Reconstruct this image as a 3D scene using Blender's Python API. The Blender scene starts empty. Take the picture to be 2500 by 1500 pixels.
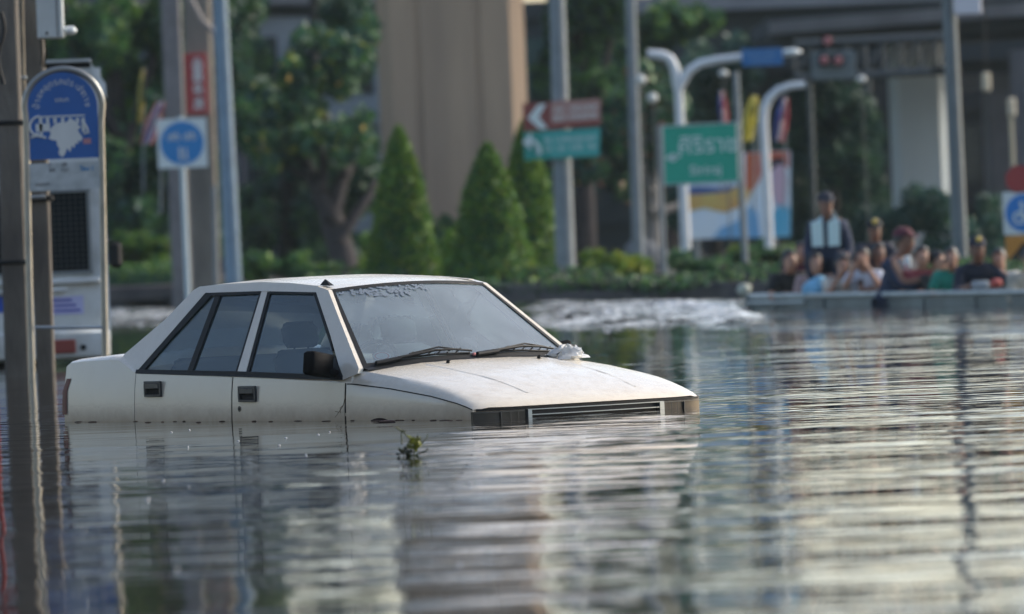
import bpy, math, random
import numpy as np
from mathutils import Vector, Matrix, Euler
C = bpy.context.scene.collection
SC = bpy.context.scene
random.seed(7)
RG = np.random.default_rng(11)
PI = math.pi
R_ = math.radians

# ------------------------------------------------------------------ camera
FPX = 18186.0                       # focal length in pixels of a 2500 px wide frame
CAMH = 1.12                         # lens height above the flood water
PITCH = math.atan((750 - 537) / FPX)
ROLL = R_(2.3)
cd = bpy.data.cameras.new('camera'); cam = bpy.data.objects.new('camera', cd); C.objects.link(cam)
cam.location = (0, 0, CAMH)
CM = Matrix.Rotation(PI / 2 - PITCH, 3, 'X') @ Matrix.Rotation(-ROLL, 3, 'Z')
cam.rotation_euler = CM.to_euler()
cd.sensor_width = 36.0; cd.lens = 36.0 * FPX / 2500; cd.clip_start = 0.5; cd.clip_end = 3000
cd.dof.use_dof = True; cd.dof.focus_distance = 43.0; cd.dof.aperture_fstop = (cd.lens / 1000) / 0.078
SC.camera = cam

def at(u, v, Y):
    """world point seen at pixel (u, v) of the 2500x1500 photo at distance Y"""
    d = CM @ Vector(((u - 1250) / FPX, -(v - 750) / FPX, -1)); return Vector((0, 0, CAMH)) + d * (Y / d.y)
def wat(u, v, z=0.0):
    d = CM @ Vector(((u - 1250) / FPX, -(v - 750) / FPX, -1)); return Vector((0, 0, CAMH)) + d * ((z - CAMH) / d.z)
def px(Y): return Y / FPX          # metres per photo pixel at distance Y

# ------------------------------------------------------------------ sky and sun
SUN_EL, SUN_AZ = R_(30), R_(63)      # azimuth clockwise from +Y
w = bpy.data.worlds.new('World'); SC.world = w; w.use_nodes = True
nt = w.node_tree; bg = nt.nodes['Background']
sky = nt.nodes.new('ShaderNodeTexSky'); sky.sky_type = 'NISHITA'; sky.sun_disc = False
sky.sun_elevation = SUN_EL; sky.sun_rotation = SUN_AZ
sky.air_density = 1.0; sky.dust_density = 2.0; sky.ozone_density = 1.0; sky.altitude = 0
tint = nt.nodes.new('ShaderNodeMixRGB'); tint.blend_type = 'MULTIPLY'; tint.inputs[0].default_value = 1; tint.inputs[2].default_value = (1.03, .985, .975, 1)
nt.links.new(sky.outputs[0], tint.inputs[1]); nt.links.new(tint.outputs[0], bg.inputs[0]); bg.inputs[1].default_value = 0.115
sl = bpy.data.lights.new('sun', 'SUN'); sun = bpy.data.objects.new('sun', sl); C.objects.link(sun)
sl.energy = 1.45; sl.angle = R_(20); sl.color = (1, .93, .8)
sd = Vector((math.sin(SUN_AZ) * math.cos(SUN_EL), math.cos(SUN_AZ) * math.cos(SUN_EL), math.sin(SUN_EL)))
sun.rotation_euler = sd.to_track_quat('Z', 'Y').to_euler()
SC.view_settings.view_transform = 'Standard'; SC.view_settings.look = 'None'
SC.view_settings.exposure = 1.22; SC.view_settings.gamma = 1.0
SC.render.engine = 'CYCLES'
try:
    SC.cycles.use_denoising = True; SC.cycles.max_bounces = 8; SC.cycles.transparent_max_bounces = 12
    SC.cycles.sample_clamp_indirect = 8
except Exception: pass

# ------------------------------------------------------------------ materials
MT = {}
def mat(name, col, rough=.6, metal=0., var=0., vscale=4., bump=0., bscale=30., col2=None, spec=.5, coat=0., ior=None, stretch=None, trans=0.):
    if name in MT: return MT[name]
    m = bpy.data.materials.new(name); m.use_nodes = True; t = m.node_tree; n = t.nodes; L = t.links
    b = n['Principled BSDF']
    b.inputs['Base Color'].default_value = (*col, 1); b.inputs['Roughness'].default_value = rough; b.inputs['Metallic'].default_value = metal
    b.inputs['Specular IOR Level'].default_value = spec; b.inputs['Coat Weight'].default_value = coat; b.inputs['Coat Roughness'].default_value = .08
    tc = n.new('ShaderNodeTexCoord'); mp = n.new('ShaderNodeMapping'); L.new(tc.outputs['Object'], mp.inputs[0])
    if stretch: mp.inputs['Scale'].default_value = stretch
    if var or col2:
        no = n.new('ShaderNodeTexNoise'); no.inputs['Scale'].default_value = vscale; no.inputs['Detail'].default_value = 5; no.inputs['Roughness'].default_value = .6
        L.new(mp.outputs[0], no.inputs['Vector'])
        cr = n.new('ShaderNodeValToRGB'); cr.color_ramp.elements[0].position = .34; cr.color_ramp.elements[1].position = .66
        c2 = col2 or tuple(c * (1 - var) for c in col)
        cr.color_ramp.elements[0].color = (*c2, 1); cr.color_ramp.elements[1].color = (*col, 1)
        L.new(no.outputs['Fac'], cr.inputs[0]); L.new(cr.outputs[0], b.inputs['Base Color'])
    if bump:
        no = n.new('ShaderNodeTexNoise'); no.inputs['Scale'].default_value = bscale; no.inputs['Detail'].default_value = 6
        L.new(mp.outputs[0], no.inputs['Vector']); bp = n.new('ShaderNodeBump'); bp.inputs['Strength'].default_value = bump; bp.inputs['Distance'].default_value = .02
        L.new(no.outputs['Fac'], bp.inputs['Height']); L.new(bp.outputs[0], b.inputs['Normal'])
    if trans:
        tr = n.new('ShaderNodeBsdfTranslucent'); mx = n.new('ShaderNodeMixShader'); mx.inputs[0].default_value = trans
        src = b.inputs['Base Color'].links[0].from_socket if b.inputs['Base Color'].links else None
        if src: L.new(src, tr.inputs[0])
        else: tr.inputs[0].default_value = (*col, 1)
        L.new(b.outputs[0], mx.inputs[1]); L.new(tr.outputs[0], mx.inputs[2]); L.new(mx.outputs[0], n['Material Output'].inputs[0])
    MT[name] = m; return m

def glass_mat(name, tint, dust, dust_sky_col, rough=.03):
    """tinted dusty car glass: see-through tint, a film of dust with sky-blue reflection in its colour, and a sharp reflection"""
    m = bpy.data.materials.new(name); m.use_nodes = True; t = m.node_tree; n = t.nodes; L = t.links
    n.remove(n['Principled BSDF'])
    tr = n.new('ShaderNodeBsdfTransparent'); tr.inputs[0].default_value = (*tint, 1)
    df = n.new('ShaderNodeBsdfDiffuse'); df.inputs[0].default_value = (*dust_sky_col, 1)  # dust colour tinted blue to stand in for reflected sky
    gl = n.new('ShaderNodeBsdfGlossy'); gl.inputs['Roughness'].default_value = rough
    fr = n.new('ShaderNodeFresnel'); fr.inputs[0].default_value = 1.6
    tc = n.new('ShaderNodeTexCoord'); no = n.new('ShaderNodeTexNoise'); no.inputs['Scale'].default_value = 3; no.inputs['Detail'].default_value = 3; no.inputs['Roughness'].default_value = .5
    L.new(tc.outputs['Object'], no.inputs['Vector'])
    mr = n.new('ShaderNodeMapRange'); mr.inputs[1].default_value = .3; mr.inputs[2].default_value = .75
    mr.inputs[3].default_value = dust * .8; mr.inputs[4].default_value = min(1, dust * 1.3); L.new(no.outputs['Fac'], mr.inputs[0])
    m1 = n.new('ShaderNodeMixShader'); L.new(mr.outputs[0], m1.inputs[0]); L.new(tr.outputs[0], m1.inputs[1]); L.new(df.outputs[0], m1.inputs[2])
    m2 = n.new('ShaderNodeMixShader'); L.new(fr.outputs[0], m2.inputs[0]); L.new(m1.outputs[0], m2.inputs[1]); L.new(gl.outputs[0], m2.inputs[2])
    L.new(m2.outputs[0], n['Material Output'].inputs[0]); MT[name] = m; return m

def paint_mat():
    m = bpy.data.materials.new('car_paint'); m.use_nodes = True; t = m.node_tree; n = t.nodes; L = t.links; b = n['Principled BSDF']
    b.inputs['Roughness'].default_value = .38; b.inputs['Coat Weight'].default_value = .35; b.inputs['Coat Roughness'].default_value = .12
    tc = n.new('ShaderNodeTexCoord'); sp = n.new('ShaderNodeSeparateXYZ'); L.new(tc.outputs['Object'], sp.inputs[0])
    n1 = n.new('ShaderNodeTexNoise'); n1.inputs['Scale'].default_value = 9; n1.inputs['Detail'].default_value = 9; n1.inputs['Roughness'].default_value = .72
    L.new(tc.outputs['Object'], n1.inputs['Vector'])
    # mud line just above the water, ragged
    ad = n.new('ShaderNodeMath'); ad.operation = 'MULTIPLY_ADD'; ad.inputs[1].default_value = .12; ad.inputs[2].default_value = -.06
    L.new(n1.outputs['Fac'], ad.inputs[0]); s2 = n.new('ShaderNodeMath'); s2.operation = 'ADD'; L.new(sp.outputs['Z'], s2.inputs[0]); L.new(ad.outputs[0], s2.inputs[1])
    mr = n.new('ShaderNodeMapRange'); mr.inputs[1].default_value = -.01; mr.inputs[2].default_value = .115; mr.inputs[3].default_value = .85; mr.inputs[4].default_value = 0
    L.new(s2.outputs[0], mr.inputs[0])
    n2 = n.new('ShaderNodeTexNoise'); n2.inputs['Scale'].default_value = 12; n2.inputs['Detail'].default_value = 10; n2.inputs['Roughness'].default_value = .8
    L.new(tc.outputs['Object'], n2.inputs['Vector'])
    m3 = n.new('ShaderNodeMapRange'); m3.inputs[1].default_value = .42; m3.inputs[2].default_value = .68; m3.inputs[3].default_value = 0; m3.inputs[4].default_value = .45
    L.new(n2.outputs['Fac'], m3.inputs[0])
    ge = n.new('ShaderNodeNewGeometry'); sn = n.new('ShaderNodeSeparateXYZ'); L.new(ge.outputs['Normal'], sn.inputs[0])
    up = n.new('ShaderNodeMapRange'); up.inputs[1].default_value = .3; up.inputs[2].default_value = .9; up.inputs[3].default_value = .12; up.inputs[4].default_value = 1.0; L.new(sn.outputs['Z'], up.inputs[0])
    mu = n.new('ShaderNodeMath'); mu.operation = 'MULTIPLY'; L.new(m3.outputs[0], mu.inputs[0]); L.new(up.outputs[0], mu.inputs[1])   # silt settles on the level panels
    mx = n.new('ShaderNodeMath'); mx.operation = 'MAXIMUM'; L.new(mr.outputs[0], mx.inputs[0]); L.new(mu.outputs[0], mx.inputs[1])
    mc = n.new('ShaderNodeMixRGB'); mc.inputs[1].default_value = (.78, .72, .59, 1); mc.inputs[2].default_value = (.40, .30, .19, 1)
    L.new(mx.outputs[0], mc.inputs[0]); L.new(mc.outputs[0], b.inputs['Base Color'])
    r = n.new('ShaderNodeMapRange'); r.inputs[3].default_value = .22; r.inputs[4].default_value = .6; L.new(mx.outputs[0], r.inputs[0]); L.new(r.outputs[0], b.inputs['Roughness'])
    MT['car_paint'] = m; return m

PAINT = paint_mat()
WS = glass_mat('windscreen_glass', (.70, .80, .84), .33, (.46, .57, .63), .04)
SG = glass_mat('side_glass', (.42, .54, .58), .22, (.20, .31, .36), .04)
BLK = mat('black_rubber', (.010, .011, .012), .6, spec=.25)
PLA = mat('dark_plastic', (.008, .008, .009), .7, var=.3, spec=.06)
CHR = mat('dull_chrome', (.30, .34, .37), .35, .8)
INT = mat('car_interior_cloth', (.15, .17, .18), .9)
CON = mat('weathered_concrete', (.27, .26, .24), .85, var=.35, vscale=1.6, bump=.4, bscale=12)
CONL = mat('old_utility_concrete', (.17, .15, .12), .85, col2=(.075, .065, .055), vscale=3, bump=.4, stretch=(1, 1, .3))
STL = mat('galvanised_steel', (.36, .40, .42), .42, .55, var=.3, vscale=6)
STP = mat('dull_painted_steel', (.20, .235, .25), .6, 0., var=.25, vscale=5)
BLUEP = mat('blue_grey_paint', (.16, .25, .33), .5, 0., var=.25, vscale=5)
WHT = mat('white_enamel', (.72, .74, .74), .45, var=.12, vscale=7)
SKIN = mat('skin_light_brown', (.40, .22, .15), .55)
SKIN2 = mat('skin_brown', (.20, .10, .065), .55)
HAIR = mat('black_hair', (.012, .010, .010), .5)
BARK = mat('dark_bark', (.030, .025, .027), .9, col2=(.055, .045, .045), vscale=5, bump=.8)
SOIL = mat('dark_soil', (.05, .042, .038), .95, col2=(.025, .022, .024), vscale=3, bump=.8, bscale=8)
def leafmat(nm, c, c2, sc=1.2): return mat(nm, c, .55, col2=c2, vscale=sc, trans=.25, spec=.3)
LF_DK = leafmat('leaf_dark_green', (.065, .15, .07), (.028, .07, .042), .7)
LF_MD = leafmat('leaf_mid_green', (.09, .21, .055), (.035, .10, .035), .9)
LF_BR = leafmat('leaf_bright_green', (.18, .31, .04), (.085, .19, .022), 1.4)
LF_YL = leafmat('leaf_yellow_green', (.30, .33, .04), (.10, .16, .02), 3)
LF_BL = leafmat('leaf_blue_green', (.055, .13, .10), (.026, .065, .055), .5)
FLW = mat('yellow_blossom', (.75, .50, .12), .6)
FLP = mat('pink_blossom', (.55, .20, .18), .6)

# ------------------------------------------------------------------ mesh helpers
class MB:
    def __init__(s): s.v = []; s.f = []; s.mi = []
    def add(s, vs, fs, m=0):
        k = len(s.v); s.v += [tuple(a) for a in vs]; s.f += [tuple(i + k for i in f) for f in fs]; s.mi += [m] * len(fs); return s
    def box(s, c, d, rz=0, m=0, M=None, bev=0.):
        hx, hy, hz = d[0] / 2, d[1] / 2, d[2] / 2
        if bev > 0:
            b = min(bev, hx * .9, hy * .9, hz * .9)
            ring = lambda e, z: [(-hx + e + 0, -hy + e, z), (hx - e, -hy + e, z), (hx - e, hy - e, z), (-hx + e, hy - e, z)]
            def oct_(e, z):
                x, y = hx - e, hy - e
                return [(-x + b, -y, z), (x - b, -y, z), (x, -y + b, z), (x, y - b, z), (x - b, y, z), (-x + b, y, z), (-x, y - b, z), (-x, -y + b, z)]
            vs = oct_(b * .9, -hz) + oct_(0, -hz + b) + oct_(0, hz - b) + oct_(b * .9, hz)
            fs = [tuple(range(7, -1, -1)), tuple(range(24, 32))]
            for k in range(3):
                for i in range(8):
                    j = (i + 1) % 8; fs.append((k * 8 + i, k * 8 + j, k * 8 + 8 + j, k * 8 + 8 + i))
        else:
            vs = [(x, y, z) for z in (-hz, hz) for x, y in ((-hx, -hy), (hx, -hy), (hx, hy), (-hx, hy))]
            fs = [(3, 2, 1, 0), (4, 5, 6, 7), (0, 1, 5, 4), (1, 2, 6, 5), (2, 3, 7, 6), (3, 0, 4, 7)]
        Mx = M or Matrix.Rotation(rz, 3, 'Z')
        return s.add([Vector(c) + Mx @ Vector(a) for a in vs], fs, m)
    def tube(s, pts, r, seg=12, m=0, cap=True, flat=1.):
        pts = [Vector(p) for p in pts]; n = len(pts)
        rs = r if isinstance(r, (list, tuple)) else [r] * n
        vs = []; up = None
        for i, p in enumerate(pts):
            t = (pts[min(i + 1, n - 1)] - pts[max(i - 1, 0)]).normalized()
            if up is None: up = Vector((1, 0, 0)) if abs(t.x) < .9 else Vector((0, 1, 0))
            a = (up - t * up.dot(t)).normalized(); b = t.cross(a); up = a
            for k in range(seg):
                th = 2 * PI * k / seg; vs.append(p + (a * math.cos(th) + b * math.sin(th) * flat) * rs[i])
        fs = [(i * seg + k, i * seg + (k + 1) % seg, (i + 1) * seg + (k + 1) % seg, (i + 1) * seg + k) for i in range(n - 1) for k in range(seg)]
        if cap: fs += [tuple(range(seg - 1, -1, -1)), tuple((n - 1) * seg + k for k in range(seg))]
        return s.add(vs, fs, m)
    def prism(s, poly, o, ax, ay, t, m=0):
        """2-D polygon in the plane (o, ax, ay) extruded by t towards -normal (front face at o)"""
        o, ax, ay = Vector(o), Vector(ax), Vector(ay); nn = ax.cross(ay).normalized(); n = len(poly)
        F = [o + ax * a + ay * b for a, b in poly]; B = [p - nn * t for p in F]
        return s.add(F + B, [tuple(range(n)), tuple(range(2 * n - 1, n - 1, -1))] + [(i, n + i, n + (i + 1) % n, (i + 1) % n) for i in range(n)], m)
    def grid(s, P, m=0, flip=False):
        r, c = len(P), len(P[0]); vs = [p for row in P for p in row]
        fs = [(i * c + j, i * c + j + 1, (i + 1) * c + j + 1, (i + 1) * c + j) for i in range(r - 1) for j in range(c - 1)]
        if flip: fs = [f[::-1] for f in fs]
        return s.add(vs, fs, m)
    def ball(s, c, r, m=0, seg=12, rings=8, noise=0., seed=0):
        rr = r if isinstance(r, (tuple, list)) else (r, r, r); g = random.Random(seed); vs = []
        for i in range(rings + 1):
            ph = PI * i / rings
            for k in range(seg):
                th = 2 * PI * k / seg; j = 1 + noise * (g.random() - .5)
                vs.append((c[0] + rr[0] * math.sin(ph) * math.cos(th) * j, c[1] + rr[1] * math.sin(ph) * math.sin(th) * j, c[2] + rr[2] * math.cos(ph)))
        fs = [(i * seg + k, (i + 1) * seg + k, (i + 1) * seg + (k + 1) % seg, i * seg + (k + 1) % seg) for i in range(rings) for k in range(seg)]
        return s.add(vs, fs, m)
    def text(s, body, size, o, ax, ay, m=0, align='CENTER', ext=.002, bold=0.):
        cu = bpy.data.curves.new('t', 'FONT'); cu.body = body; cu.size = size; cu.align_x = align; cu.align_y = 'CENTER'; cu.extrude = ext; cu.resolution_u = 3
        cu.offset = bold
        ob = bpy.data.objects.new('t', cu); C.objects.link(ob); bpy.context.view_layer.update()
        me = ob.to_mesh(); o, ax, ay = Vector(o), Vector(ax), Vector(ay); nn = ax.cross(ay).normalized()
        s.add([o + ax * v.co.x + ay * v.co.y + nn * v.co.z for v in me.vertices], [tuple(p.vertices) for p in me.polygons], m)
        ob.to_mesh_clear(); bpy.data.objects.remove(ob); bpy.data.curves.remove(cu); return s
    def build(s, name, mats, parent=None, smooth=40, world=True):
        me = bpy.data.meshes.new(name)
        off = Vector((0, 0, 0)); p = parent
        while p is not None: off += p.location; p = p.parent
        vs = [tuple(Vector(a) - off) for a in s.v] if world and off.length > 0 else s.v
        me.from_pydata(vs, [], s.f)
        for m in (mats if isinstance(mats, (list, tuple)) else [mats]): me.materials.append(m)
        if any(s.mi): me.polygons.foreach_set('material_index', s.mi)
        if smooth:
            me.polygons.foreach_set('use_smooth', [True] * len(me.polygons)); me.update()
            try: me.set_sharp_from_angle(angle=R_(smooth))
            except Exception: pass
        me.update()
        o = bpy.data.objects.new(name, me); C.objects.link(o)
        if parent: o.parent = parent
        return o
def tag(o, label=None, cat=None, group=None, kind=None):
    if label: o['label'] = label
    if cat: o['category'] = cat
    if group: o['group'] = group
    if kind: o['kind'] = kind
    return o
def thing(name, label, cat, loc=(0, 0, 0), group=None, rz=0):
    o = bpy.data.objects.new(name, None); C.objects.link(o); o.location = loc; o.rotation_euler = (0, 0, rz); o.empty_display_size = .2
    return tag(o, label, cat, group)
def circ(cx, cy, r, n=32, a0=0, a1=2 * PI, close=False): return [(cx + r * math.cos(a0 + (a1 - a0) * i / (n if not close else n - 1)), cy + r * math.sin(a0 + (a1 - a0) * i / (n if not close else n - 1))) for i in range(n)]
def plane_at(u, v, Y, yaw=0.):
    """origin and axes of an upright board facing the camera side (normal -Y turned by yaw)"""
    return at(u, v, Y), Vector((math.cos(yaw), math.sin(yaw), 0)), Vector((0, 0, 1))

def leaves(name, mats, pos, size, parent=None, droop=.0, wts=None, aspect=.5, world=True):
    """many leaf-sized faces in one mesh; pos is an (n,3) array"""
    n = len(pos); a = RG.normal(size=(n, 3)); a[:, 2] -= droop; a /= np.linalg.norm(a, axis=1)[:, None]
    b = np.cross(a, RG.normal(size=(n, 3))); b /= np.linalg.norm(b, axis=1)[:, None]
    L = (size * RG.uniform(.6, 1.4, n))[:, None]; Wd = L * aspect; c = np.cross(a, b) * L * .12
    V = np.stack([pos - a * L * .5, pos + b * Wd * .5 + c, pos + a * L * .5, pos - b * Wd * .5 + c], 1).reshape(-1, 3)
    if parent is not None and world:
        off = Vector((0, 0, 0)); p = parent
        while p is not None: off += p.location; p = p.parent
        V = V - np.array(off)
    me = bpy.data.meshes.new(name); me.vertices.add(4 * n); me.vertices.foreach_set('co', V.ravel())
    me.loops.add(4 * n); me.loops.foreach_set('vertex_index', np.arange(4 * n)); me.polygons.add(n)
    me.polygons.foreach_set('loop_start', np.arange(n) * 4); me.polygons.foreach_set('loop_total', np.full(n, 4))
    for m in mats: me.materials.append(m)
    if len(mats) > 1: me.polygons.foreach_set('material_index', RG.choice(len(mats), n, p=wts).astype(np.int32))
    me.update(calc_edges=True)
    o = bpy.data.objects.new(name, me); C.objects.link(o)
    if parent: o.parent = parent
    return o
def clumps(cs, n, hollow=.55):
    """cs: list of (x,y,z,rx,ry,rz); points spread through those ellipsoids, denser near the shell, in sub-clumps"""
    cs = np.array(cs, float); wv = cs[:, 3] * cs[:, 4] * cs[:, 5]; k = RG.choice(len(cs), n, p=wv / wv.sum())
    d = RG.normal(size=(n, 3)); d /= np.linalg.norm(d, axis=1)[:, None]; r = hollow + (1 - hollow) * RG.random(n) ** .7 + RG.normal(0, .05, n)
    return cs[k, :3] + d * cs[k, 3:] * r[:, None]

# ------------------------------------------------------------------ flood water and land
def water_mat():
    m = bpy.data.materials.new('flood_water'); m.use_nodes = True; t = m.node_tree; n = t.nodes; L = t.links; b = n['Principled BSDF']
    b.inputs['Base Color'].default_value = (.022, .017, .013, 1); b.inputs['Roughness'].default_value = .015; b.inputs['IOR'].default_value = 1.333
    geo = n.new('ShaderNodeNewGeometry'); prev = None; acc = None
    def layer(sx, sy, amp, rot, det=2.):
        mp = n.new('ShaderNodeMapping'); mp.inputs['Scale'].default_value = (sx, sy, 1); mp.inputs['Rotation'].default_value = (0, 0, R_(rot)); L.new(geo.outputs['Position'], mp.inputs[0])
        no = n.new('ShaderNodeTexNoise'); no.inputs['Scale'].default_value = 1; no.inputs['Detail'].default_value = det; no.inputs['Roughness'].default_value = .5; L.new(mp.outputs[0], no.inputs['Vector'])
        mu = n.new('ShaderNodeMath'); mu.operation = 'MULTIPLY'; mu.inputs[1].default_value = amp; L.new(no.outputs['Fac'], mu.inputs[0]); return mu.outputs[0]
    def add(a, b_):
        q = n.new('ShaderNodeMath'); q.operation = 'ADD'; L.new(a, q.inputs[0]); L.new(b_, q.inputs[1]); return q.outputs[0]
    h = add(add(layer(.62, 1.15, .027, 4), layer(1.7, 3.4, .010, -5)), layer(.22, .34, .04, 8, 1.))
    # calmer and livelier patches
    mp = n.new('ShaderNodeMapping'); mp.inputs['Scale'].default_value = (.30, .14, 1); L.new(geo.outputs['Position'], mp.inputs[0])
    no = n.new('ShaderNodeTexNoise'); no.inputs['Scale'].default_value = 1; L.new(mp.outputs[0], no.inputs['Vector'])
    mr = n.new('ShaderNodeMapRange'); mr.inputs[1].default_value = .35; mr.inputs[2].default_value = .65; mr.inputs[3].default_value = .45; mr.inputs[4].default_value = 1.3; L.new(no.outputs['Fac'], mr.inputs[0])
    bp = n.new('ShaderNodeBump'); bp.inputs['Distance'].default_value = 1.0; sx = n.new('ShaderNodeSeparateXYZ'); L.new(geo.outputs['Position'], sx.inputs[0])
    lee = n.new('ShaderNodeMapRange'); lee.inputs[1].default_value = -2.2; lee.inputs[2].default_value = 3.0; lee.inputs[3].default_value = .5; lee.inputs[4].default_value = 1.55; L.new(sx.outputs['X'], lee.inputs[0])   # calmer beside the street wall and the car
    ml = n.new('ShaderNodeMath'); ml.operation = 'MULTIPLY'; L.new(mr.outputs[0], ml.inputs[0]); L.new(lee.outputs[0], ml.inputs[1]); L.new(ml.outputs[0], bp.inputs['Strength']); bp.inputs['Strength'].default_value = 1
    L.new(h, bp.inputs['Height']); L.new(bp.outputs[0], b.inputs['Normal']); return m
WATER = water_mat()
wv = MB(); wv.add([(-1500, -600, 0), (1500, -600, 0), (1500, 2500, 0), (-1500, 2500, 0)], [(0, 1, 2, 3)])
tag(wv.build('flood_water', WATER, smooth=0), kind='structure')
# road bed under the water
g = MB(); g.add([(-1600, -700, -.6), (1600, -700, -.6), (1600, 2600, -.6), (-1600, 2600, -.6)], [(0, 1, 2, 3)])
tag(g.build('ground', mat('wet_asphalt', (.05, .05, .05), .8), smooth=0), kind='structure')
# planted island behind the flooded road, with a low kerb
sh = [wat(u, v) for u, v in ((-2500, 752), (200, 745), (430, 742), (900, 733), (1250, 728), (1850, 722), (2500, 712), (5200, 690))]
isl = MB(); n_ = len(sh)
top = [(p.x, p.y, .16) for p in sh] + [(p.x * 1.0, 420, .16) for p in reversed(sh)]
bot = [(p.x, p.y, -.55) for p in sh]
isl.add(top, [tuple(range(len(top)))]); isl.add([top[i] for i in range(n_)] + bot, [(n_ + i, n_ + i + 1, i + 1, i) for i in range(n_ - 1)])
tag(isl.build('island_ground', SOIL, smooth=0), kind='structure')
kb = MB()
for i in range(n_ - 1):
    a, b = sh[i], sh[i + 1]; d = (b - a).normalized(); nn = Vector((-d.y, d.x, 0))
    ln = (b - a).length; c = (a + b) / 2 + nn * .03
    kb.box((c.x, c.y, .02), (ln, .26, .34), math.atan2(d.y, d.x), bev=.02)
tag(kb.build('kerb', mat('dark_kerb_concrete', (.10, .09, .085), .9, col2=(.05, .045, .05), vscale=2, bump=.5)), kind='structure')



# humid air over the flooded street: a closed box of very thin haze, sky outside it
hz = MB(); hz.box((0, 70, 24), (700, 560, 52))
hm = bpy.data.materials.new('thin_haze'); hm.use_nodes = True; hn = hm.node_tree; hn.nodes.remove(hn.nodes['Principled BSDF'])
hv_ = hn.nodes.new('ShaderNodeVolumePrincipled'); hv_.inputs['Color'].default_value = (.75, .95, 1.0, 1); hv_.inputs['Density'].default_value = .00016; hn.links.new(hv_.outputs[0], hn.nodes['Material Output'].inputs['Volume'])
tag(hz.build('haze', hm, smooth=0), kind='stuff')

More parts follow.
